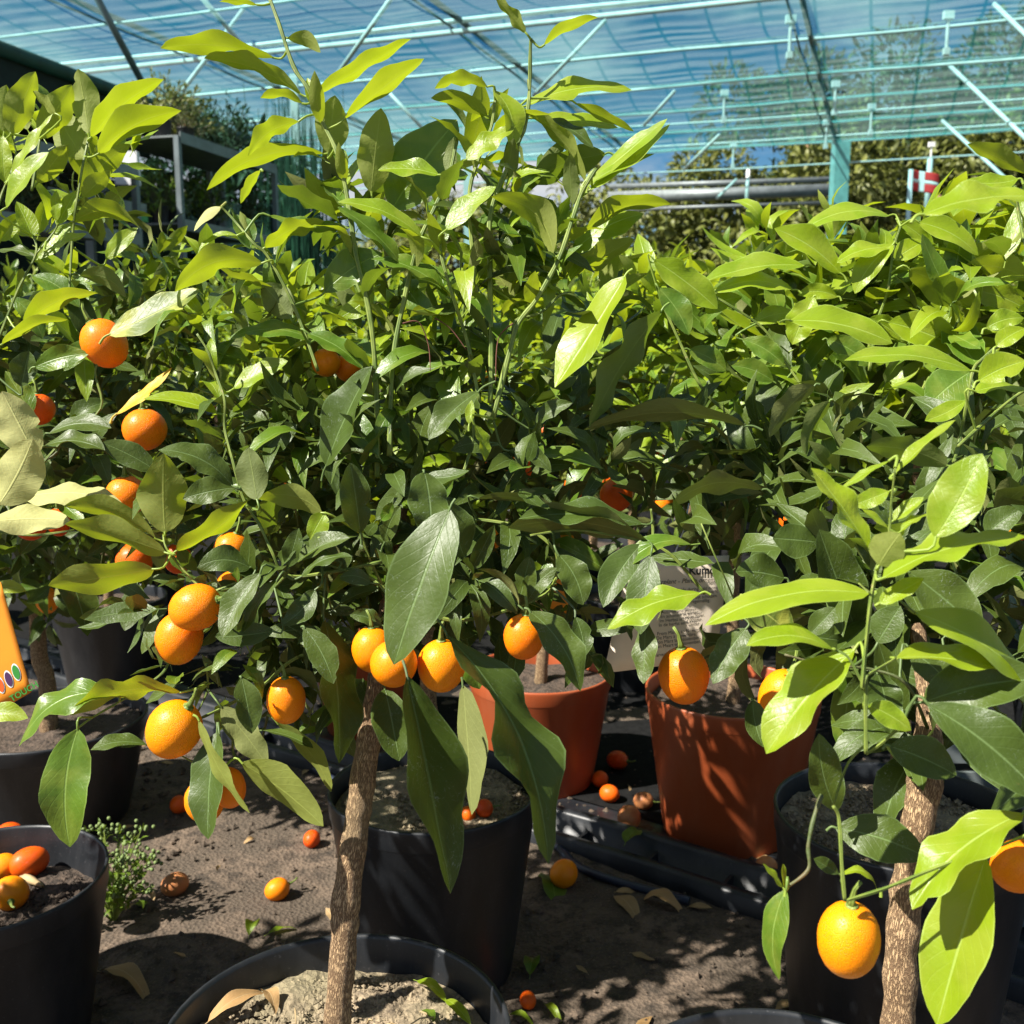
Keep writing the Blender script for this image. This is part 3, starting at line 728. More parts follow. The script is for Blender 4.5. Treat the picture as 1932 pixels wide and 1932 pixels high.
# near neighbours, each with its own look
def G(px, z):     # ground position under picture column px at depth z (pot centre)
    d = W(px, 1500, z); return Vector((d.x, d.y, 0))
def gp(px, zc):
    # centre on the ground whose camera depth is zc
    y = (zc-CAM.z*math.sin(PITCH))/math.cos(PITCH); x = (px-PX/2)/PX*zc; return Vector((x, y, 0))
bg_tree_build(1, 'potted kumquat tree in the right one of the two terracotta pots behind the edging rail', None, gp(1372, 2.02), top=1.18, r=.27, nparts=150, nstuff=850, pot='terra', pd=.335, ph=.29, nfruit=8, bright=.7)
bg_tree_build(2, 'potted kumquat tree in the left one of the two terracotta pots behind the edging rail', None, gp(1018, 2.25), top=1.18, r=.26, nparts=150, nstuff=800, pot='terra', pd=.31, ph=.25, nfruit=9, bright=.6)
t3 = bg_tree_build(3, 'potted kumquat tree in a black pot directly behind the central trunk', None, gp(822, 1.58), top=1.12, r=.26, nparts=220, nstuff=650, pot='black', pd=.315, ph=.295, nfruit=6, bright=.3, soil='soil', crown_drop=.3)
bg_tree_build(4, 'potted kumquat tree in the wide black pot at the left, brown trunk in shade', None, gp(103, 2.08), top=1.12, r=.31, nparts=180, nstuff=1300, pot='black', pd=.385, ph=.21, nfruit=14, trunk_r=.017, bright=.4)
bg_tree_build(6, 'potted kumquat tree between the terracotta pot and the tree behind the central trunk', None, gp(690, 2.55), top=1.15, r=.28, nparts=120, nstuff=800, pot='terra', pd=.25, ph=.22, nfruit=6, bright=.6)
bg_tree_build(7, 'potted kumquat tree in a black pot furthest right behind the right shoots', None, gp(2060, 1.95), top=1.12, r=.25, nparts=120, nstuff=520, pot='black', pd=.32, ph=.30, nfruit=3, bright=.7)

bg_tree_build(9, 'potted kumquat tree left of the picture whose shade falls between the pots', None, (-1.02, .92, 0), top=1.3, r=.27, nparts=60, nstuff=500, nfruit=3)
# ================================================================== THE FOREGROUND TREES
# hero leaves: (bx, by, tx, ty, width, bow, class, underside?, depth offset)
C_L = """518 109 303 91 36 15 y u|569 178 385 110 34 10 y u|485 9 414 3 12 3 y u|542 72 605 99 28 14 y u|571 195 491 185 18 8 y u|620 290 632 180 62 0 y u
564 229 468 294 34 10 y u|612 290 390 359 33 20 y u|492 321 454 384 18 0 y u|595 178 775 74 30 -6 y u|650 225 800 111 36 5 y u|700 364 719 204 66 0 y u|739 396 862 226 108 -4 g t .03
828 330 713 321 30 8 y t|920 164 820 167 26 14 y u|920 219 813 185 30 8 y u|934 171 963 279 40 14 y t|879 302 972 239 34 2 y t|992 62 934 -5 22 0 y u|1026 85 1128 33 20 3 y u
990 200 1192 170 32 9 y t|1085 195 1196 248 20 3 y u|1009 222 1166 241 24 5 y t .02|1105 345 979 203 28 15 y u|1016 225 1120 280 22 12 m t .02|1143 290 989 349 52 8 g u .03
1108 352 1259 224 28 2 y t|1112 359 1264 234 22 -8 y t|1112 345 1235 290 18 2 y t .01|1105 434 1267 386 34 20 y u|1044 479 927 371 50 33 y u|1078 479 1214 403 50 8 y t .02|1050 526 1197 451 44 -4 y u .03
842 434 936 352 36 5 y t -.03|797 448 637 381 28 8 y t -.03|760 502 637 390 30 5 g t|612 552 722 478 64 8 g t|845 560 700 489 32 14 g t|705 547 637 601 40 -6 y t|842 461 924 489 34 -6 y t|968 564 890 461 80 4 y u .02
1016 448 859 424 20 8 g t .02|1002 509 968 396 56 0 g t .03|1180 520 1047 731 60 6 y t -.04|1249 585 1112 808 50 -10 g u|1408 804 1102 811 34 20 m u|410 780 270 753 28 8 y t|581 629 684 697 36 8 g t -.02|590 640 430 640 28 12 g t
441 733 543 681 34 3 y t|496 496 330 550 52 26 y u -.03|205 632 378 547 52 -2 c t|441 404 472 467 40 8 g t|417 390 366 436 16 10 p u|448 444 373 479 10 14 y t|499 468 612 417 32 8 y u|506 407 660 430 20 -8 g t
548 600 495 535 58 0 g u|615 880 702 691 60 -2 m t -.04|903 739 809 830 46 6 m t -.03|875 735 796 722 28 6 m t|794 873 818 763 40 -10 m t|680 1006 661 873 58 0 m t -.06|779 888 681 879 22 10 m t|800 890 812 1015 74 4 m t -.10
800 900 885 888 26 -10 m t -.08|849 960 743 1254 112 4 m t -.13|876 1050 828 941 80 0 m t -.02|726 1023 756 955 36 -6 m t -.04|900 941 1071 979 18 12 m u -.03|1225 1023 958 996 54 14 m u -.04|1214 989 979 979 40 14 m t -.02
975 1143 1050 1071 42 4 m t -.05|979 1143 900 1074 16 14 m u -.04|978 1140 1000 1050 44 0 m t -.03|1054 1047 1100 1141 58 8 m t -.05|1211 1026 1138 1146 58 -8 m t -.05|1228 1047 1208 1197 62 0 m t -.05|1323 1119 1146 1187 52 6 y t -.10
999 1153 1095 1304 62 16 m t -.08|1085 1163 1102 1240 40 4 m t -.05|1218 1170 1214 1290 44 0 m t -.03|842 1197 1035 1629 96 26 m t -.13|768 1275 850 1685 100 -6 m t -.14|873 1292 890 1537 46 0 m u -.08|726 1299 753 1436 70 0 m t -.05|905 1420 905 1500 16 0 y u -.05
800 1370 870 1460 56 0 m t -.02|147 1374 132 1598 84 -14 g t -.06|219 1309 36 1408 50 32 g t -.05|342 1306 133 1350 40 20 y u -.03|277 1405 171 1415 28 10 m t|455 1278 475 1384 52 0 m t -.07|417 1333 506 1448 54 4 m u -.03|410 1381 393 1583 60 0 m t -.06
374 1357 471 1534 22 -10 y u -.09|455 1439 610 1559 60 2 y u -.06|523 1364 625 1494 30 14 y u|492 1378 591 1412 18 6 m t|612 1170 640 1440 66 4 m t -.05|516 1190 406 1201 44 -4 m t -.06|492 1081 420 1204 46 -8 m t -.06|523 1095 458 1194 26 -6 m t -.08
595 1112 531 1180 42 8 m t -.06|574 1184 629 1290 52 6 m t -.07|291 1073 91 1105 62 -4 y u -.06|314 1043 123 989 50 2 y u -.04|294 1016 120 955 36 16 y u -.02|311 1006 309 855 90 0 y u -.04|332 1040 468 944 38 -10 y u -.04
439 917 299 849 48 14 m t -.05|444 920 345 941 50 2 m t -.02|485 944 468 844 56 0 g u -.05|608 968 485 941 44 18 y u -.05|612 968 585 1018 40 0 y t -.04|492 856 560 801 50 4 m t|543 1071 564 996 36 0 m t -.05|560 1060 660 1015 36 8 m t -.05
568 1088 665 1050 20 12 m t -.06|472 1071 372 1071 50 14 m t -.04|720 1180 660 1160 30 6 m t -.05|640 1140 715 1110 24 4 m t|870 1230 905 1300 50 4 g t 0|640 1060 570 1020 30 8 m t -.04|840 745 905 680 30 3 y t|895 800 915 870 22 4 y t -.05|885 800 890 755 18 0 y t -.05
560 1190 620 1215 40 0 m t -.02|760 700 700 640 40 6 g t .02|1010 800 1080 760 30 8 m t|960 850 1040 890 30 10 m t|700 1100 640 1090 30 8 m t -.04|930 840 850 850 34 8 m t .0|1000 900 1080 880 30 12 m t .03"""
L_L = """171 260 309 150 40 8 y u|185 290 342 209 50 14 y u|167 253 147 130 50 0 y u|160 300 105 200 60 -6 y u|75 262 135 160 54 0 y u|20 253 67 135 50 0 y u|10 345 5 256 34 0 y t|150 362 246 272 50 6 y u|155 372 209 321 34 0 y u
70 345 128 273 40 0 y u|20 335 99 215 16 0 y t -.03|12 393 92 287 28 0 y t -.03|0 455 43 403 30 0 y t|62 448 31 380 34 0 y t|106 417 106 359 20 0 y t|109 424 144 359 26 0 y t|72 489 135 419 26 0 y t|96 468 164 441 16 0 y t|137 420 265 432 38 26 y u
45 615 185 553 38 10 y u|3 650 128 603 22 8 y u|150 520 238 560 36 14 g u|-10 475 65 484 16 4 m t|8 250 12 160 40 0 y u|105 215 62 172 20 0 y u|52 245 40 210 22 0 y u
68 860 4 738 78 0 p u -.1|-3 953 62 828 86 4 p u -.12|44 938 229 948 46 14 p u -.04|-20 985 132 982 54 8 p u -.1|65 693 168 668 44 6 g t|40 730 55 662 46 0 m t|219 782 325 693 18 -8 o t -.03|297 890 191 835 46 4 m t -.02|82 842 198 850 30 10 m t -.03
92 818 210 808 34 14 m t|-20 1110 50 1115 26 4 y t|-30 1345 53 1355 38 6 y t -.1|110 1040 165 1200 60 0 m t .1|260 1100 235 1190 46 0 m t .1|60 520 150 580 40 10 g t .05|20 560 80 640 40 10 g t .05|200 490 260 430 30 3 y t .06|180 640 120 700 34 4 g t .04|60 780 10 700 40 0 g t .04"""
R_L = """1641 1037 1530 883 40 0 y t|1665 1091 1938 1013 52 8 y t|1658 1067 1699 1006 66 0 y u|1641 1119 1330 1180 54 20 y t|1658 1139 1743 1091 34 0 y t|1726 1156 1945 1288 68 4 y t|1690 1242 1907 1272 44 12 y t|1572 1225 1408 1218 40 18 y t|1613 1225 1446 1422 82 0 y t
1764 1015 1853 856 90 6 y t -.02|1678 869 1586 924 14 4 y t .03|1689 893 1803 792 20 -3 y t .03|1678 927 1607 955 36 0 y t .03|1685 982 1743 938 24 0 y t .03|1675 996 1627 961 12 0 y t .03|1699 1003 1764 972 14 6 y t .03|1788 879 1634 842 52 6 g u .2
1538 727 1451 825 40 -6 m u .3|1566 756 1521 859 30 -8 g u .3|1439 924 1268 951 36 20 m u .25|1545 1023 1458 1016 66 0 m t .22|1617 1191 1545 999 82 -4 m t .2|1480 1091 1388 1078 62 4 m t .2|1408 1129 1497 1197 78 0 c t .18|1528 1197 1576 1146 40 0 m t .15
1713 1078 1853 1197 88 4 m t .12|1655 1214 1699 1143 60 0 m t .1|1408 1185 1345 1290 60 -6 m t .2|1740 1326 1972 1280 100 8 m t .04|1750 1330 1972 1511 104 10 m t .0|1637 1330 1719 1378 44 4 y t|1678 1408 1805 1463 74 4 m t .1|1579 1531 1545 1384 64 -12 m t .08
1576 1562 1747 1617 84 6 m t .1|1932 1535 1721 1716 82 26 y t|1860 1614 1768 1935 116 6 y t .03|1484 1678 1470 1849 48 -14 g t .03|1477 1675 1439 1629 12 0 y t .03|1479 1675 1477 1629 10 0 y t .03|1655 1678 1584 1651 14 20 y t .02|1420 1320 1440 1410 44 -6 m t .2|1583 1649 1535 1620 26 0 m t .05
1655 1270 1680 1385 64 4 m t .12|1600 1260 1660 1330 60 0 m t .2|1860 1010 1930 960 50 4 m t .15|1800 1210 1900 1230 60 8 m t .12|1500 1250 1560 1290 50 4 m t .2|1720 1230 1790 1290 60 4 m t .12|1560 1080 1640 1120 56 4 m t .2|1460 1160 1390 1130 50 4 m t .24"""
M_L = """1740 405 1955 372 52 12 y t -.5|1678 407 1519 432 32 12 y t|1733 420 1846 482 40 8 y t|1938 328 1825 272 34 4 y u -.4|1921 338 1824 342 30 -6 y t -.3|1586 516 1461 431 50 8 y t|1518 501 1326 533 36 10 y t|1497 547 1347 552 34 14 y t|1682 468 1579 496 30 8 y t
1685 461 1613 554 44 -8 y t|1686 490 1743 455 40 0 y t|1815 506 1945 530 46 14 y u|1716 506 1839 489 26 4 y t|1715 508 1850 600 60 10 y u|1832 547 1938 585 50 6 y t|1490 605 1684 648 52 6 y t -.1|1675 608 1822 665 66 6 y t|1834 700 1593 680 36 16 y t -.3
1233 490 1354 583 56 4 y t|1242 543 1300 632 46 6 g t|1535 560 1495 650 56 0 y t|1580 560 1505 556 30 8 y t|1822 756 1745 794 34 -4 y t -.25|1830 702 1750 767 78 4 g t -.2|1846 719 1935 681 58 4 y t -.3|1839 739 1942 736 24 8 y t -.3|1860 620 1932 600 40 6 y t -.2
1880 654 1935 620 36 4 y t -.35|1700 420 1760 470 30 4 y t|1330 590 1400 560 34 6 y t|1420 610 1500 590 34 6 y t|1400 640 1480 690 40 6 g t|1560 640 1640 690 44 6 g t|1300 660 1370 700 40 6 g t|1460 720 1380 690 38 6 g t|1700 640 1640 600 36 4 y t"""
allp = {}
def hero_leaf(tree, spec, Z, sd, stems):
    f = spec.split(); bx, by, tx, ty, wd, bow = map(float, f[:6]); cl = f[6]; und = f[7] == 'u'; off = float(f[8]) if len(f) > 8 else 0
    r = random.Random(sd); z = Z+off+r.uniform(-.015, .015)
    dz = r.uniform(-.12, .12)*math.hypot(tx-bx, ty-by)/PX*z
    if cl == 'm' and not und: dz -= .25*math.hypot(tx-bx, ty-by)/PX*z
    base, tip = W(bx, by, z), W(tx, ty, z+dz)
    d = tip-base; Ln = d.length; dn = d.normalized()
    view = ((base+tip)/2-CAM).normalized()
    perp = dn.cross(view).normalized()           # in the picture plane, across the leaf
    if perp.z < 0: perp = -perp
    if cl == 'p': perp = -perp
    pxm = z/PX; wpx = wd*pxm*1.04; Wt = max(wpx*1.03, min(Ln*.42, wpx*1.8))
    ca = min(1, wpx/Wt); sa = math.sqrt(1-ca*ca)
    Nn = (perp*sa + (view if und else -view)*ca).normalized()
    S = Nn.cross(dn).normalized()
    bp = Vector((tx-bx, ty-by, 0)); n2 = Vector((-bp.y, bp.x, 0)).normalized()
    if abs(bp.x) >= abs(bp.y): n2 = n2 if n2.y < 0 else -n2
    else: n2 = n2 if n2.x > 0 else -n2
    bowv = (RIGHT*n2.x-UP*n2.y)*bow*pxm + Nn*Ln*r.uniform(-.01, .06)
    nx = 16 if Ln > .04 else 10; ny = 6
    k = r.uniform(1.2, 2.8); ph = r.uniform(0, 6.3); ph2 = r.uniform(0, 6.3); tw = r.uniform(-.35, .35); fold = r.uniform(.05, .38)*(1 if not und else .8)
    tb = r.uniform(.35, .9); sgn = r.choice((-1, 1)); wav = r.uniform(.08, .30); V = []; UV = []; asym = r.uniform(-.12, .12); pw = r.uniform(.85, 1.05); r_ex = r.uniform(.58, .78)
    for i in range(nx+1):
        t_ = i/nx; hw = max(max(0., math.sin(math.pi*t_**pw))**r_ex*(1-.06*t_), .015)*Wt/2*(1+.04*mn.noise(Vector((t_*7+sd, 0, 0))))
        c = base+d*t_+bowv*4*t_*(1-t_)
        a = tw*(t_-.5); Sx = S*math.cos(a)+Nn*math.sin(a); Nx = Nn*math.cos(a)-S*math.sin(a)
        for j in range(ny+1):
            s_ = -1+2*j/ny
            bite = 1-(.4*math.exp(-((t_-tb)/.045)**2) if (sd*5) % 6 == 0 and s_*sgn > .2 else 0)
            hh = hw*(1+asym*s_)*bite * (1 + (.06*mn.noise(Vector((t_*26, s_*3+sd, 0))) if abs(s_) > .9 else 0))
            V.append(c+Sx*s_*hh + Nx*(fold*abs(s_)*hh + wav*Wt*s_*s_*.5*math.sin(k*2*math.pi*t_+(ph if s_ > 0 else ph2))*math.sin(math.pi*t_)
                     + .015*Wt*mn.noise(Vector((t_*5+sd, s_*2, 3)))))
            UV.append((j/ny, t_))
    n1 = ny+1; Fc = [(i*n1+j, (i+1)*n1+j, (i+1)*n1+j+1, i*n1+j+1) for i in range(nx) for j in range(ny)]
    mb = MB(); inv = tree.matrix_world_inv
    # petiole runs to the nearest stem
    best = None; lim = .045 if Ln > .03 else .02
    for st in stems:
        for p in st:
            dd = (p-base).length
            if dd < lim and (best is None or dd < best[0]): best = (dd, p)
    end = best[1] if best else base-dn*Ln*.10-UP*.004
    pts, rad = smoothline([base+dn*Ln*.02, base-dn*min(.008, (end-base).length*.4), end], [.0009 if Ln > .03 else .0005, .0010, .0012], 3)
    mb.add([inv @ v for v in V], Fc, UV); nv0 = len(mb.v); mb.tube([inv @ p for p in pts], rad, 5, False); mb.uv[nv0:] = [(.5, .02)]*(len(mb.v)-nv0)
    mb.build('leaf', M[cl], tree)

def stems_of(tree, txt, Z, mat, twig_r=None):
    out_ = []
    for k, line in enumerate(x for x in txt.replace('\n', '|').split('|') if x.strip()):
        f = line.split(); mt = mat
        if not f[0].lstrip('-').replace('.', '').isdigit(): mt = f[0]; f = f[1:]
        r0, r1, off = float(f[0])*.68*Z/PX, float(f[1])*.7*Z/PX, float(f[2]); c = list(map(float, f[3:]))
        rr = random.Random(k)
        pts = [W(c[i], c[i+1], Z+off*(1 if i == 0 else .8)+rr.uniform(-.004, .004)) for i in range(0, len(c), 2)]
        P, Rr = smoothline(pts, [r0, r1] if len(pts) > 2 else [r0, r1], 5)
        Rr = [q_*(1+.12*math.sin(i*1.3+k)) for i, q_ in enumerate(Rr)]
        mb = MB()
        mb.tube([tree.matrix_world_inv @ p for p in P], Rr, 8, rough=.08, seed=k); mb.build('branch', M[mt], tree); out_.append(P)
    return out_
class TreeProxy: pass
def start_tree(loc, label):
    t = thing('potted_kumquat_tree', loc, label, 'tree')
    return t
import types
def build_front(label, potloc, pd, ph, trunk, Z, stems_txt, leaves_txt, fill, fruits, soil='soil', soil_drop=.035, nmax=300, sd=0, trunk_extra=None):
    t = start_tree(potloc, label)
    inv = Matrix.Translation(-Vector(potloc))
    class TW: pass
    # object attributes cannot be added to bpy types, so keep the inverse in a dict
    INV[t.name] = inv
    z0 = pot_parts(t, pd, ph, 'black', soil, soil_drop, sd=sd, nsoil=90)
    P, Rr = smoothline([inv @ p for p in trunk[0]], trunk[1], 10)
    Rr = [q_*(1+.05*math.sin(i*.9)+.05*mn.noise(Vector((i*.35, sd, 0)))) for i, q_ in enumerate(Rr)]
    mb = MB(); mb.tube(P, Rr, 26, rough=.09, seed=sd); mb.build('trunk', M['bark'], t)
    return t, inv
INV = {}
class Wrap:
    """a tree with the inverse matrix used to place its parts"""
    def __init__(s, o, inv): s.o = o; s.matrix_world_inv = inv

def finish(t, inv, Z, stems_txt, leaves_txt, fill, fruits, nmax=300, sd=0):
    wr = Wrap(t, inv)
    global link
    st = []
    for s_ in [stems_txt]: st = stems_of2(t, inv, s_, Z)
    n = 0
    for i, spec in enumerate(x for x in leaves_txt.replace('\n', '|').split('|') if x.strip()):
        hero2(t, inv, spec, Z, sd+i*7, st); n += 1
    put_leaves(t, [(inv @ m, c) for m, c in fill], max(0, nmax-n))
    for fr in fruits:
        px, py, rx, ry, z, tilt = fr[:6]; key = fr[6] if len(fr) > 6 else 'fruit'
        e = min((1.0, 1.14, 1.25), key=lambda q_: abs(q_-max(rx, ry)/min(rx, ry)))
        ax = (UP*math.cos(R(tilt))+RIGHT*math.sin(R(tilt))-FWD*.25).normalized()
        add_fruit(t, inv @ W(px, py, z), 2*min(rx, ry)/PX*z, ax, key, e)
class _T:
    def __init__(s, o, inv): s.matrix_world_inv = inv; s.o = o
def stems_of2(t, inv, txt, Z):
    global link
    p = _T(t, inv); _l = link
    def l2(name, me, mat=None, parent=None, world=False): return _l(name, me, mat, parent.o if isinstance(parent, _T) else parent)
    link = l2
    try: return stems_of(p, txt, Z, 'twig')
    finally: link = _l
def hero2(t, inv, spec, Z, sd, st):
    global link
    p = _T(t, inv); _l = link
    def l2(name, me, mat=None, parent=None, world=False): return _l(name, me, mat, parent.o if isinstance(parent, _T) else parent)
    link = l2
    try: hero_leaf(p, spec, Z, sd, st)
    finally: link = _l

def fill_crown(sd, boxes):
    """boxes: (px, py, z, rx, ry, rz, n shoots, leaf length, class function, droop)"""
    rr = random.Random(sd); items = []
    for px, py, z, rx, ry, rz, n, L, cf, droop in boxes:
        c = W(px, py, z)
        for i in range(n):
            u = Vector((rr.gauss(0, 1), rr.gauss(0, 1), rr.gauss(0, 1))).normalized()*rr.uniform(.25, 1)**.5
            a = c+Vector((u.x*rx, u.y*rz, u.z*ry)); b = a+(u.normalized()*.7+UPV*.5+Vector((rr.gauss(0, .3), rr.gauss(0, .3), rr.gauss(0, .3)))).normalized()*rr.uniform(.04, .08)
            items += shoot(rr, a, b, 6, cf, L, droop=droop)
    rr.shuffle(items); items.sort(key=lambda m: m[0].translation.y+rr.random()*.1)
    return items
mc = lambda r_, t_, p: 'm' if r_.random() < .88 else 'g'
gc = lambda r_, t_, p: r_.choice('gmyg')
yc = lambda r_, t_, p: 'y' if r_.random() < .75 else 'g'

# --- the central tree
rimC = gp(635, .945); Zc = .90
potC = Vector((W(636, 1946, .91).x, W(636, 1946, .91).y, 0)); phC = W(636, 1946, .91).z
trunkC = ([W(633, 2010, .91), W(638, 1900, .905), W(650, 1760, .90), W(653, 1700, .90), W(672, 1560, .90), W(683, 1480, .90), W(700, 1370, .91), W(708, 1290, .92), W(722, 1180, .93), W(745, 1060, .94), W(760, 960, .95)],
          [v*.79/PX for v in (29, 28, 29, 31, 27, 28, 25, 18, 17, 14, 10)])
tC, invC = build_front('large potted kumquat tree in the middle with tall young shoots and a brown bare trunk', potC, .312, phC, trunkC, Zc, '', '', [], [], sd=3)
stC = """8 5 .0 712 900 711 760 700 610 672 480 664 427 640 300 600 215 581 167 554 126 526 44 506 -10|8 5 .0 735 860 742 680 767 547 791 455 828 376 849 325 862 262|6 4 -.01 905 760 883 650 856 564 832 479 837 441|8 4.5 0 925 760 927 650 924 513 926 400 962 308 979 267 992 232 999 171 1001 85 1004 76
8 5 -.02 930 790 965 650 979 608 1013 564 1054 489 1078 420 1095 369 1108 345 1125 318|6 4 0 900 560 885 380 903 300 927 239 934 188|5 3 -.01 600 700 567 608 533 533 502 479 478 458 437 410 417 390|5 3 -.03 720 1060 615 1081 540 1085 513 1040 489 989 461 944 441 876 424 808 424 756 407 705 393 664 372 630
4 3 -.04 540 1085 500 1120 458 1098 390 1122|4 3 -.04 390 1120 342 1071 314 1033 309 1009|4 2.5 -.04 333 1230 318 1252 301 1275 239 1316 174 1354 147 1374|6 4 .0 730 1160 660 1210 560 1240 500 1290 450 1320 400 1345 374 1357|4 3 -.02 490 1300 445 1380 440 1420 455 1439|3.5 2.5 -.02 374 1357 330 1340|3.5 2.5 -.03 388 1250 392 1300 372 1345
6 4 -.02 790 1150 850 1170 905 1165 975 1145 1030 1120 1050 1090|6 4 .02 770 1100 830 1060 880 1020 940 960|5 4 -.02 680 1006 700 1060 730 1120|5 3 -.03 1225 1023 1160 1010 1080 1000 1000 1010|5 3 -.03 1228 1047 1232 1000 1228 960|5 4 0 1330 1120 1270 1050 1225 1023|6 4 .01 872 900 890 840 893 800 890 760|6 4 .0 1050 1090 1050 1045 1000 1000 900 980 800 980
4 3 -.01 968 650 972 605 1020 590 1060 555 1090 560|3 3 0 998 171 996 150|3 2 -.01 301 1405 350 1430 374 1445|twig_dark 5 3 .0 545 1325 510 1340 490 1400 440 1440|3.5 2.5 -.06 420 1450 395 1500 390 1520|4 3 -.04 730 1120 700 1090 650 1075 600 1060|dead 2 1 -.03 760 610 790 608 808 650 812 700|dead 2 1 -.03 968 610 940 640 935 720|dead 2 1 -.03 820 600 850 620 880 660"""
fillC = fill_crown(11, [(760, 1180, 1.0, .10, .05, .05, 11, .055, mc, .5), (500, 1080, .96, .08, .05, .06, 12, .055, mc, .4), (400, 1000, .97, .06, .05, .05, 7, .055, mc, .3), (640, 820, .98, .08, .05, .05, 9, .06, gc, .2), (745, 900, 1.00, .13, .10, .10, 30, .058, mc, .2), (850, 1000, .98, .12, .08, .09, 20, .055, mc, .35), (600, 980, .97, .09, .08, .08, 15, .05, mc, .3), (1000, 920, 1.02, .10, .07, .08, 16, .058, mc, .2),
                        (620, 1120, .93, .08, .05, .05, 9, .045, mc, .5), (800, 580, .98, .12, .09, .06, 12, .066, gc, .1), (840, 470, .98, .06, .05, .05, 4, .066, gc, .1), (940, 640, .98, .07, .05, .05, 10, .065, gc, .15), (700, 660, .98, .09, .05, .05, 10, .06, gc, .15), (560, 720, .98, .09, .07, .06, 8, .055, gc, .1), (1010, 1080, .96, .07, .05, .05, 9, .05, mc, .5), (860, 1120, .98, .08, .05, .05, 8, .05, mc, .5), (520, 1150, .93, .06, .05, .05, 9, .045, mc, .5), (600, 1250, .92, .05, .05, .04, 5, .045, mc, .5), (1120, 860, 1.02, .07, .07, .06, 9, .06, mc, .2), (450, 1340, .90, .04, .05, .03, 3, .045, mc, .5)])
for x0, y0, x1, y1, n_, cf_ in ((711, 760, 650, 330, 9, yc), (742, 680, 846, 330, 8, yc), (905, 760, 835, 470, 6, yc), (925, 760, 960, 320, 8, gc), (965, 650, 1090, 380, 7, yc), (567, 608, 480, 462, 4, yc), (461, 944, 407, 705, 6, gc), (541, 1085, 440, 880, 5, gc), (665, 470, 600, 215, 4, yc), (890, 400, 928, 235, 4, yc)):
    fillC = shoot(random.Random(x0), W(x0, y0, .905), W(x1, y1, .905), n_, cf_, .056, spread=.9, t0=.05)+fillC
fruC = [(369, 1146, 45, 49, .84, 72), (338, 1204, 45, 49, .87, 15), (702, 1225, 39, 45, .86, 0), (743, 1252, 45, 47, .83, 0), (833, 1256, 45, 52, .85, 0), (989, 1201, 39, 45, .84, 5), (328, 1376, 51, 56, .85, 35), (540, 1321, 37, 49, .86, 0), (432, 1486, 32, 50, .86, -10), (386, 1511, 37, 42, .87, 0), (615, 684, 27, 27, .95, 0), (658, 694, 27, 27, .97, 0), (418, 1150, 26, 26, .9, 0, 'fruit_red'),
        (437, 1040, 34, 38, .93, 20), (441, 1112, 36, 38, .92, 0), (1290, 1274, 49, 54, .88, -8), (686, 1340, 20, 55, 1.1, 0, 'fruit_red')]
fruC = [f for f in fruC if f[2] > 25]
finish(tC, invC, Zc, stC, C_L, fillC, fruC, 298, 1000)

# --- right front tree
potR = Vector((W(1500, 2140, .78).x, W(1500, 2140, .78).y, 0)); phR = W(1500, 2140, .78).z
trunkR = ([W(1672, 2110, .79), W(1695, 1931, .78), W(1700, 1784, .775), W(1712, 1680, .775), W(1726, 1579, .775), W(1745, 1477, .775), W(1752, 1374, .78), W(1745, 1280, .79), W(1730, 1180, .81)], [v*.70/PX for v in (36, 34, 34, 33, 33, 34, 27, 20, 15)])
tR, invR = build_front('potted kumquat tree at the right front with blurred lime shoots and a thick bare trunk', potR, .306, phR, trunkR, .62, '', '', [], [], sd=9)
stR = """6 5 0 1634 1422 1633 1340 1634 1272 1627 1296 1641 1149 1655 1074 1668 1040|4 3 .02 1675 1030 1678 999 1682 944 1689 883|5 4 .02 1634 1422 1660 1405 1700 1370|5 4 0 1596 1699 1665 1678 1733 1651 1800 1625 1887 1596 1960 1565|6 5 0 1594 1700 1588 1631 1583 1545 1572 1521|4 4 .03 1572 1521 1600 1440 1640 1400|twig_dark 7 5 .05 1550 1500 1535 1545 1525 1596 1525 1641 1487 1672
twig_dark 6 4 .15 1750 1374 1710 1290 1640 1262 1560 1255 1480 1235|3 2.5 .2 1400 1170 1372 1100 1345 1040 1323 988|5 4 .15 1735 1326 1800 1310|4 3 .0 1658 1139 1690 1130 1726 1156|4 3 0 1627 1290 1600 1240 1572 1225|4 3 0 1634 1275 1690 1242|3 2 0 1641 1119 1620 1100"""
fillR = fill_crown(21, [(1560, 1120, .90, .10, .05, .06, 14, .07, mc, .3), (1750, 1150, .86, .08, .06, .06, 14, .075, mc, .3), (1850, 980, .95, .08, .06, .06, 10, .07, mc, .2), (1650, 950, 1.0, .12, .06, .07, 13, .07, mc, .2), (1850, 1350, .82, .05, .04, .05, 5, .07, mc, .4), (1500, 1000, 1.06, .06, .06, .05, 8, .065, mc, .3)])
fruR = [(1601, 1772, 59, 74, .64, 0), (1925, 1634, 48, 52, .66, 60), (1476, 1315, 44, 56, .86, 15)]
finish(tR, invR, .62, stR, R_L, fillR, fruR, 230, 2000)

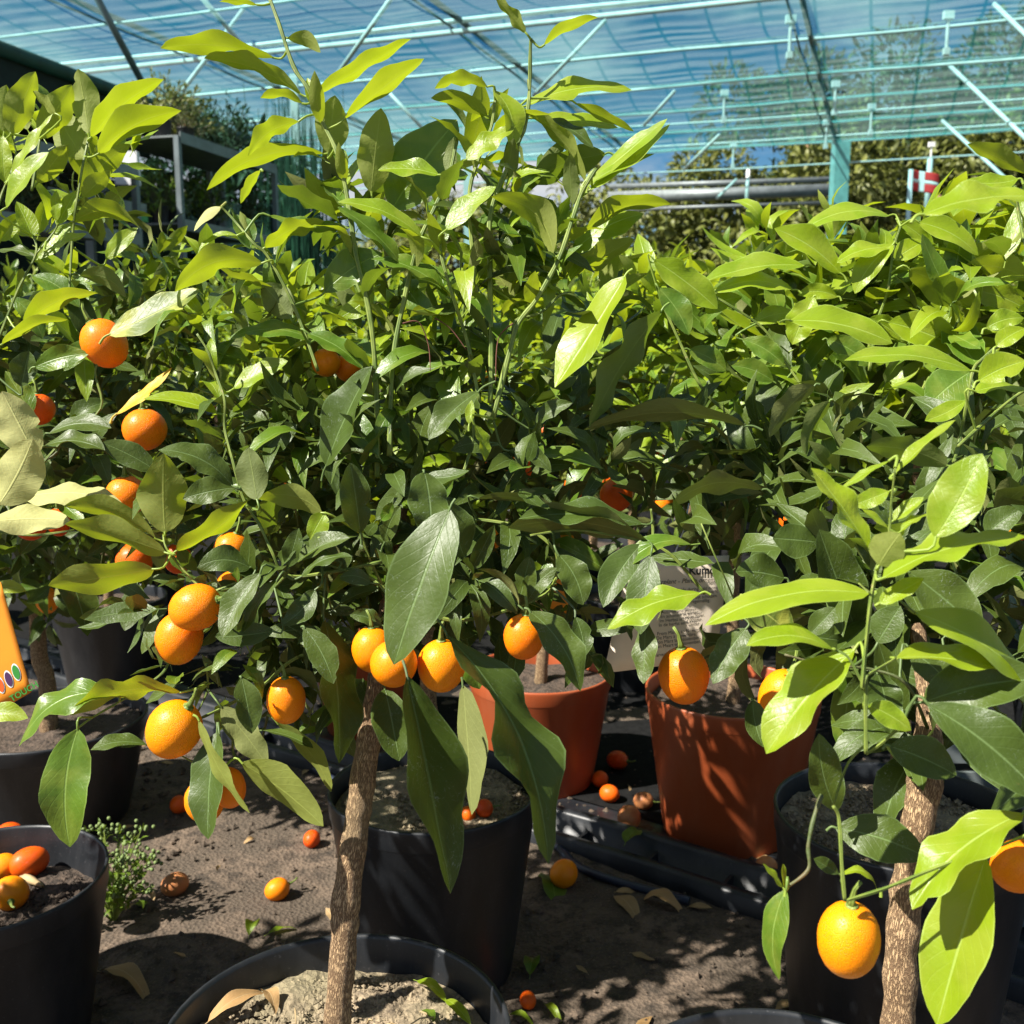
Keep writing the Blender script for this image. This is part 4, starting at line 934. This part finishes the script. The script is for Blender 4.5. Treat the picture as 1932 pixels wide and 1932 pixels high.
# --- shoots of the tree right behind it (upper right)
potM = gp(1670, 1.36)
tM = thing('potted_kumquat_tree', potM, 'potted kumquat tree, lime topped crown at upper right, black pot behind the right trunk', 'tree'); invM = Matrix.Translation(-potM)
pot_parts(tM, .32, .36, 'black', 'soil', nsoil=60)
P, Rr = smoothline([(0, .03, .3), (.005, .03, .45), (-.02, .01, .62), (-.03, -.02, .78)], [.013, .012, .010, .008], 6)
mb = MB(); mb.tube(P, Rr, 12, rough=.1); mb.build('trunk', M['bark'], tM)
stM = """5 3 0 1640 700 1654 612 1675 547 1685 472 1699 427|4 3 0 1560 800 1480 680 1440 620 1375 575 1340 555|twig 4 3 -.3 1800 870 1808 842 1825 756 1836 698 1849 681 1880 654|4 3 0 1700 800 1760 700 1810 600 1850 520|5 4 0 1480 900 1400 800 1330 740 1280 640 1245 560|4 3 -.3 1808 842 1900 760 1960 720|4 3 -.3 1940 480 1925 420 1915 350"""
fillM = fill_crown(31, [(1400, 760, 1.25, .20, .09, .12, 34, .09, gc, .1), (1650, 720, 1.25, .20, .10, .12, 38, .09, gc, .1), (1850, 620, 1.2, .12, .12, .10, 24, .09, yc, .1), (1550, 600, 1.3, .22, .06, .12, 30, .07, yc, .0), (1500, 880, 1.2, .2, .06, .1, 20, .07, mc, .3)])
finish(tM, invM, 1.1, stM, M_L, fillM, [(1163, 934, 32, 34, 1.15, 0, 'fruit_red'), (1408, 886, 20, 22, 1.2, 0, 'fruit_red'), (1088, 917, 24, 26, 1.3, 0, 'fruit_red')], 300, 3000)

# --- left front tree in the pot with fruit lying on its soil
pl = W(-20, 1652, 1.38); potL = Vector((pl.x, pl.y, 0)); phL = pl.z
tL = thing('potted_kumquat_tree', potL, 'potted kumquat tree at the left edge, pot with fallen fruit on its soil', 'tree'); invL = Matrix.Translation(-potL)
zL = pot_parts(tL, .302, phL, 'black', 'soil_dark', .06, nsoil=70, sd=4)
P, Rr = smoothline([(-.06, 0, phL-.08), (-.05, 0, .4), (-.04, -.02, .6), (-.0, -.04, .75)], [.015, .013, .012, .009], 6)
mb = MB(); mb.tube(P, Rr, 14, rough=.1); mb.build('trunk', M['bark'], tL)
stL = """4 3 0 -40 720 0 632 34 547 68 479 63 445|4 3 0 -10 420 0 376 20 325|4 3 0 130 560 137 444 144 386 157 308 167 260|3 2 0 68 479 100 440 109 424|4 3 0 60 900 120 830 190 770 180 700 205 640|4 3 0 60 360 70 300 75 262|4 3 0 -20 1000 60 1010 140 1000|twig_dark 4 3 0 0 900 100 860 110 830|3 2 0 20 330 30 290 22 253"""
fillL = fill_crown(41, [(60, 760, 1.2, .16, .10, .12, 34, .065, mc, .2), (100, 560, 1.2, .14, .08, .10, 22, .065, gc, .1), (180, 930, 1.2, .10, .07, .08, 16, .06, mc, .3), (30, 380, 1.12, .08, .08, .06, 10, .06, yc, 0), (290, 820, 1.38, .12, .09, .12, 30, .06, mc, .2), (330, 660, 1.45, .12, .08, .12, 22, .06, gc, .1), (120, 850, 1.35, .14, .1, .1, 24, .06, mc, .2), (470, 930, 1.36, .12, .07, .09, 30, .055, mc, .3)])
finish(tL, invL, .98, stL, L_L, fillL, [(197, 648, 42, 45, .98, -30), (273, 810, 40, 41, .98, 0), (239, 935, 38, 38, 1.0, 0), (73, 772, 30, 30, 1.05, 0, 'fruit_red'), (58, 990, 30, 30, 1.05, 0, 'fruit_red'), (253, 1061, 33, 37, 1.1, 0, 'fruit_red'), (110, 985, 22, 30, 1.1, 0, 'fruit_red'), (335, 1054, 26, 30, 1.15, 0, 'fruit_red')], 260, 4000)

# ================================================================== THINGS LYING ABOUT
def lying_fruit(px, py, r_, h, label, key='fruit', e=1.14, dia=None):
    p = WZ(px, py, h+.017); z = (p-CAM).dot(FWD); d = dia or 2*r_/PX*z
    p = WZ(px, py, h+d*.46)
    ax = Vector((rng.uniform(-1, 1), rng.uniform(-1, 1), rng.uniform(-.2, .3))).normalized()
    o = add_fruit(None, p, d, ax, key, e, 'fallen_kumquat', rng.random() < .4); tag(o, label, 'fruit', 'fallen kumquats'); return o
lying_fruit(523, 1678, 21, 0, 'fallen orange kumquat lying on sunlit dirt left of the central trunk')
lying_fruit(330, 1668, 22, 0, 'brownish shrivelled fallen kumquat lying on dirt right of the weed', 'fruit_old', 1.25)
lying_fruit(588, 1583, 16, 0, 'small fallen kumquat on shaded dirt nearest to the middle black pot', 'fruit_red')
lying_fruit(338, 1518, 17, 0, 'fallen kumquat on dirt half hidden behind the low hanging fruit', 'fruit_red')
lying_fruit(1064, 1648, 26, 0, 'fallen kumquat beside a green leaf right of the middle black pot')
lying_fruit(996, 1887, 16, 0, 'small fallen kumquat at the foot of the middle black pot', 'fruit_red')
lying_fruit(1187, 1542, 22, .006, 'pale fallen kumquat in front of the gap between the terracotta pots', 'fruit_old', 1.25)
lying_fruit(1165, 1434, 18, .006, 'fallen kumquat lying furthest back between the terracotta pots', 'fruit_red')
lying_fruit(1150, 1497, 17, .006, 'dark red fallen kumquat close to the left terracotta pot', 'fruit_red')
lying_fruit(1132, 1470, 15, .006, 'fallen kumquat touching the left terracotta pot in shade', 'fruit_red')
lying_fruit(1214, 1511, 17, .006, 'fallen kumquat in shade against the right terracotta pot', 'fruit_old')
lying_fruit(1446, 1634, 19, .006, 'brown and yellow fallen kumquat at the right foot of the terracotta pot', 'fruit_old')
lying_fruit(914, 1525, 17, .27, 'fallen kumquat on the soil of the middle black pot', 'fruit_red', 1.0)
lying_fruit(883, 1536, 15, .265, 'fallen kumquat at the front rim inside the middle black pot', 'fruit_red', 1.0)
hz = phL-.055
lying_fruit(20, 1579, 27, hz, 'uppermost orange kumquat on the soil of the left pot', 'fruit_red')
lying_fruit(55, 1627, 29, hz, 'oval orange kumquat on the soil of the left pot, rightmost of the four', 'fruit_red', 1.25)
lying_fruit(6, 1636, 24, hz, 'orange kumquat on the soil of the left pot cut by the photo edge', 'fruit')
lying_fruit(20, 1685, 32, hz, 'largest orange kumquat on the soil of the left pot, nearest the front rim', 'fruit', 1.0)

def lying_leaf(x0, y0, x1, y1, h, cl, label, curl=.15, wid=.36):
    a, b = WZ(x0, y0, h+.003), WZ(x1, y1, h+.004); L = (b-a).length
    V, Fc, UV = leaf_shape(12, 6, int(x0+y0), wid, curl*1.6, .10, curl, True)
    Mx = frame(a, b-a, UPV+Vector((rng.gauss(0, .15), rng.gauss(0, .15), 0)), L)
    me = mesh('fallen_leaf', V, Fc, UV); me.materials.append(M[cl]); o = bpy.data.objects.new('fallen_leaf', me); COL.objects.link(o); o.matrix_world = Mx
    tag(o, label, 'leaf', 'fallen leaves'); return o
zs = phC-.03
lying_leaf(392, 1928, 500, 1862, zs+.006, 'd', 'long curled tan dry leaf on the soil of the central pot by the left rim', .12, .26)
lying_leaf(497, 1870, 522, 1903, zs+.004, 'd', 'small orange brown dry leaf on the soil of the central pot', .2, .5)
lying_leaf(787, 1850, 842, 1884, zs+.004, 'y', 'bright green fallen leaf on the soil right of the central trunk', .1, .32)
lying_leaf(842, 1886, 888, 1926, zs+.002, 'y', 'second bright green fallen leaf on the central soil, nearer the right rim', .1, .32)
lying_leaf(798, 1905, 818, 1925, zs, 'g', 'tiny green seedling leaf on the soil of the central pot', .1, .6)
lying_leaf(190, 1832, 285, 1880, 0, 'd', 'dry brown pointed leaf on dark ground between left and central pots', .15, .3)
lying_leaf(1030, 1650, 1050, 1700, 0, 'g', 'dark green fallen leaf beside the fallen kumquat right of the black pot', .1, .6)
lying_leaf(1160, 1690, 1205, 1735, 0, 'd', 'dull dry leaf lying on shaded dirt, left one of two', .1, .4)
lying_leaf(1212, 1700, 1300, 1725, 0, 'd', 'dull dry leaf lying on shaded dirt, right one of two', .3, .3)
lying_leaf(1180, 1590, 1205, 1560, .05, 'g', 'pale green leaf lying on the rail before the terracotta pots', .1, .5)
lying_leaf(470, 1765, 482, 1735, 0.02, 'y', 'upright lime green fallen leaf behind the rim of the central pot', .3, .5)
lying_leaf(505, 1762, 560, 1748, 0.0, 'y', 'pale green fallen leaf lying behind the rim of the central pot', .1, .3)
lying_leaf(1000, 1840, 1010, 1800, 0.0, 'g', 'green fallen leaf at the foot of the middle black pot', .2, .5)
lying_leaf(1030, 1895, 1060, 1925, 0.0, 'y', 'lime fallen leaf on dirt near the small fallen kumquat', .2, .3)
lying_leaf(960, 1915, 1010, 1930, 0.0, 'y', 'lime fallen leaf at the bottom edge beside the central pot', .2, .3)
lr = random.Random(77); k = 0
for i in range(110):
    x, y = lr.uniform(-.95, .95), lr.uniform(1.15, 2.4)
    a = Vector((x, y, .004)); th = lr.uniform(0, 6.3)
    o = bpy.data.objects.new('fallen_leaf', lr.choice(LEAF['d'])); COL.objects.link(o)
    o.matrix_world = frame(a, Vector((math.cos(th), math.sin(th), lr.uniform(-.05, .1))), UPV+Vector((lr.gauss(0, .3), lr.gauss(0, .3), 0)), lr.uniform(.02, .055))
    tag(o, 'small dry brown leaf littering the dirt between the pots', 'leaf', 'dry leaf litter')
# clods and gravel on the dirt and pot soils
def clods(name, n, fn, smin, smax, mat, sd, parent=None):
    r_ = random.Random(sd); V = []; Fc = []
    base = [(1,0,0), (-1,0,0), (0,1,0), (0,-1,0), (0,0,1), (0,0,-1)]; f8 = [(0,2,4), (2,1,4), (1,3,4), (3,0,4), (2,0,5), (1,2,5), (3,1,5), (0,3,5)]
    for i in range(n):
        c = fn(r_); s_ = smin+(smax-smin)*r_.random()**3; o = len(V)
        for b in base: V.append((c.x+b[0]*s_*r_.uniform(.6, 1.3), c.y+b[1]*s_*r_.uniform(.6, 1.3), c.z+b[2]*s_*r_.uniform(.5, .9)))
        Fc += [tuple(q_+o for q_ in f) for f in f8]
    o = link(name, mesh(name, V, Fc, smooth=False), M[mat], parent); o['kind'] = 'stuff'; return o
clods('gravel', 9000, lambda r_: Vector((r_.uniform(-1.3, 1.4), .9+2.2*r_.random(), .003)), .0012, .010, 'dirt', 1)
def disc(cx, cy, cz, rad):
    def f(r_):
        th = r_.uniform(0, 6.3); q_ = rad*math.sqrt(r_.random()); x, y = q_*math.cos(th), q_*math.sin(th); return Vector((cx+x, cy+y, cz+.003+.004*(1-q_/rad)))
    return f
clods('soil_crumbs', 5200, disc(0, 0, phC-.035, .13), .0007, .0048, 'soil', 2, tC)
clods('soil_crumbs', 2200, disc(0, 0, phL-.06, .125), .001, .007, 'soil_dark', 3, tL)
clods('soil_crumbs', 2500, disc(0, 0, .33, .14), .001, .006, 'soil', 4, tM); clods('soil_crumbs', 2500, disc(0, 0, .265, .14), .001, .006, 'soil', 5, t3)
for k in range(9):
    th = rng.uniform(0, 6.3); q_ = rng.uniform(.03, .12); p = potC+Vector((q_*math.cos(th), -abs(q_*math.sin(th))*.2+.05, phC-.026)); e = p+Vector((rng.uniform(-.03, .03), rng.uniform(-.02, .02), rng.uniform(0, .012)))
    mb = MB(); mb.tube([p, p.lerp(e, .5)+UPV*.004, e], .0007, 5); tag(mb.build('dry_stalk', M['straw']), 'thin dry straw piece lying on the soil of the central pot', 'straw', 'straw bits on the central soil')
p = W(40, 1650, 1.3); a, b = WZ(30, 1645, hz+.012), WZ(80, 1672, hz+.006)
mb = MB(); mb.tube([a, a.lerp(b, .6), b], [.005, .006, .003], 6); tag(mb.build('wood_chip', M['straw']), 'split pale wood stick between the kumquats on the soil of the left pot', 'stick')

# weed beside the left pot
wp = WZ(215, 1740, 0); t = thing('weed', wp, 'low bushy green weed with small knobbly flower heads right of the left pot', 'weed')
r_ = random.Random(8); items = []; mbs = MB(); V = []; hd = MB()
for i in range(34):
    az = r_.uniform(0, 6.3); e = Vector((math.cos(az)*r_.uniform(.02, .10), math.sin(az)*r_.uniform(.02, .09), r_.uniform(.05, .16)))
    mbs.tube([Vector((0, 0, 0)), e*.5+UPV*.02, e], [.002, .0016, .001], 4, False); items += shoot(r_, e*.25, e, 8, 'g', .022, spread=.9)
    for q_ in range(7):
        c = e+Vector((r_.gauss(0, .007), r_.gauss(0, .007), r_.gauss(0, .008)));
        v, f = fruit_mesh(1, 0, 6, 4); hd.add([c+Vector(x)*.007 for x in v], f)
mbs.build('stem', M['twig'], t); hd.build('flower_head', simple('weed_bud', (.16, .22, .07), .8), t); put_leaves(t, items, 90)

# ------------------------------------------------------------------ hang tags
def card(name, pts, th, mat, label, cat, bend=.0):
    """pts: TL, TR, BR, BL in space"""
    TL, TR, BR, BL = pts; V = []; n = 8; nrm = (TR-TL).cross(BL-TL).normalized()
    if nrm.dot(CAM-TL) < 0: nrm = -nrm
    for s_ in (0, 1):
        for j in range(n+1):
            for i in range(n+1):
                u, v = i/n, j/n; p = (TL*(1-u)+TR*u)*(1-v)+(BL*(1-u)+BR*u)*v
                V.append(p+nrm*(bend*4*u*(1-u)) - nrm*th*s_)
    m1 = (n+1)**2; g = lambda i, j, s_: s_*m1+j*(n+1)+i
    Fc = [(g(i, j, 0), g(i+1, j, 0), g(i+1, j+1, 0), g(i, j+1, 0)) for i in range(n) for j in range(n)]+[(g(i, j, 1), g(i, j+1, 1), g(i+1, j+1, 1), g(i+1, j, 1)) for i in range(n) for j in range(n)]
    for i in range(n): Fc += [(g(i, 0, 0), g(i, 0, 1), g(i+1, 0, 1), g(i+1, 0, 0)), (g(i, n, 0), g(i+1, n, 0), g(i+1, n, 1), g(i, n, 1)), (g(0, i, 0), g(0, i+1, 0), g(0, i+1, 1), g(0, i, 1)), (g(n, i, 0), g(n, i, 1), g(n, i+1, 1), g(n, i+1, 0))]
    t = thing('plant_tag', (0, 0, 0), label, cat); o = link('card', mesh('card', V, Fc), M[mat], t)
    return t, nrm
def text(t, s_, size, Mx, mat, bold=0, shear=0, name='lettering', align='LEFT'):
    c = bpy.data.curves.new('txt', 'FONT'); c.body = s_; c.size = size; c.offset = bold; c.shear = shear; c.align_x = align; c.resolution_u = 3; c.extrude = .00004
    o = bpy.data.objects.new('txt', c); COL.objects.link(o); dg = bpy.context.evaluated_depsgraph_get(); me = bpy.data.meshes.new_from_object(o.evaluated_get(dg)); bpy.data.objects.remove(o); bpy.data.curves.remove(c)
    me.materials.clear(); me.materials.append(M[mat]); q_ = link(name, me, None, t); q_.matrix_local = Mx; return q_
M['paper'] = simple('white_card', (.84, .72, .58), .55, 0, 20, .08)
M['orange_card'] = simple('orange_card', (.80, .27, .012), .5, 0, 20, .12)
zt = .99
TL, TR, BR, BL = W(1188, 1050, zt), W(1376, 1048, zt+.02), W(1352, 1240, zt+.02), W(1139, 1270, zt)
tg, nr = card('plant_tag', (TL, TR, BR, BL), .0006, 'paper', 'white printed plant care card hanging behind the leaves left of the right fruit', 'tag', .004)
def on_card(u, v, lift=.0012, bend=.004):
    p = (TL*(1-u)+TR*u)*(1-v)+(BL*(1-u)+BR*u)*v; return p+nr*(bend*4*u*(1-u)+lift)
def cardM(u, v):
    p = on_card(u, v); x = (on_card(min(u+.3, 1), v-.0)-on_card(min(u+.3, 1)-.3, v)).normalized(); x = (BR-BL).normalized().lerp((TR-TL).normalized(), 1-v).normalized(); z = nr; y = z.cross(x).normalized()
    return Matrix(((x.x, y.x, z.x, p.x), (x.y, y.y, z.y, p.y), (x.z, y.z, z.z, p.z), (0, 0, 0, 1)))
def on_flat(u, v, s_, size, **kw):
    o = text(tg, s_, size, cardM(u, v), 'ink', **kw)
    me = o.data
    # bend the print with the card
    W_ = (TR-TL).length
    for vv in me.vertices: uu = u+vv.co.x/W_; vv.co.z += .004*4*(uu*(1-uu)-u*(1-u))
    return o
on_flat(.60, .17, 'Kumquat', .0115, bold=.0003)
on_flat(.27, .245, 'Sierplant - Plante ornementale', .0065, shear=.3)
L_ = ['Bring inside during cold months.', 'A rentrer dans les mois froids.', 'Im Winter vor Frost schützen.', 'Gießen: mäßig, regelmäßig.', '', 'Autumn and winter.', 'En automne et en hiver.', 'Im Herbst und Winter.', 'In de herfst en winter.', '', 'From March to November.', 'De Mars à Novembre.', 'Von März bis November.', 'Van Maart tot November.', '', 'Harvest in spring.']
for i, s_ in enumerate(L_):
    if s_: on_flat(.40, .32+.039*i, s_, .0046)
# thin twine holding the card
mb = MB(); mb.tube([W(1270, 1052, zt), W(1290, 1000, zt+.02), W(1300, 950, zt+.03)], .0008, 5); mb.build('string', M['white'], tg)

zt2 = .98
o4 = [W(-60, 1150, zt2+.02), W(2, 1105, zt2), W(59, 1306, zt2), W(-10, 1358, zt2+.02)]
o4 = [W(-75, 1120, zt2+.02), W(0, 1095, zt2), W(59, 1306, zt2), W(24, 1336, zt2+.004)]
TLo, TRo = W(-70, 1130, zt2), W(1, 1098, zt2)
BRo, BLo = W(59, 1306, zt2), W(-20, 1352, zt2)
to, no = card('plant_tag', (TLo, TRo, BRo, BLo), .0008, 'orange_card', 'orange plant tag with coloured ovals and TOUCH lettering at the left edge', 'tag')
cols = {'tag_green': (.03, .22, .03), 'tag_purple': (.06, .02, .08), 'tag_red': (.75, .10, .01)}
for k_, v_ in cols.items(): M[k_] = simple(k_, v_, .45)
xo = (BRo-BLo).normalized(); yo = no.cross(xo).normalized()
if yo.z < 0: yo = -yo
def oMat(px, py, lift):
    p = W(px, py, zt2); p = p-no*((p-BRo).dot(no))+no*lift
    return Matrix(((xo.x, yo.x, no.x, p.x), (xo.y, yo.y, no.y, p.y), (xo.z, yo.z, no.z, p.z), (0, 0, 0, 1)))
for px, py, mt in ((31, 1268, 'tag_green'), (17, 1281, 'tag_purple'), (1, 1292, 'tag_red')):
    for rr_, m_, lf, nm in ((1.0, 'white', .0006, 'oval_outline'), (.82, mt, .0011, 'oval')):
        Rr = R(12); V = [(0, 0, 0)]+[(7.6*rr_*math.cos(a*math.pi/12)*zt2/PX, 17*rr_*math.sin(a*math.pi/12)*zt2/PX, 0) for a in range(24)]
        o = link(nm, mesh(nm, V, [(0, 1+a, 1+(a+1) % 24) for a in range(24)]), M[m_], to); o.matrix_local = oMat(px, py, lf) @ Matrix.Rotation(R(-12), 4, 'Z')
text(to, 'TOUCH', .0085, oMat(23, 1324, .0008), 'tag_green', bold=.00014)
tq, nq = card('plant_tag', (W(1040, 1010, 1.45), W(1085, 1010, 1.45), W(1082, 1160, 1.47), W(1034, 1150, 1.46)), .001, 'orange_card', 'orange plant tag hanging in the shade between central tree and white card', 'tag')
tq, nq = card('plant_tag', (W(880, 690, 1.5), W(925, 698, 1.5), W(915, 735, 1.5), W(872, 728, 1.5)), .001, 'orange_card', 'small orange tag glimpsed between the central tree stems', 'tag')

# white and grey buckets glimpsed in the row behind, grey crate at the right
for px, py, z, s_, lab in ((1890, 1440, 1.75, .12, 'grey blue plastic crate on the ground at the right edge'),):
    p = W(px, py, z); t = thing('plastic_crate', (p.x, p.y, 0), lab, 'crate'); hh = max(.12, p.z)
    for k_ in range(4):
        th = k_*math.pi/2; mb = MB(); Mr = Matrix.Rotation(th, 3, 'Z')
        for r2 in range(4): mb.box(Mr @ Vector((0, s_, .03+r2*hh/4)), (s_*2, .008, hh/4-.018), Mr)
        mb.box(Mr @ Vector((s_-.01, s_-.004, hh/2)), (.02, .014, hh), Mr); mb.build('side', M['shelf'], t, False)
    mb = MB(); mb.box((0, 0, .008), (s_*1.97, s_*1.97, .01)); mb.build('base', M['shelf'], t, False)
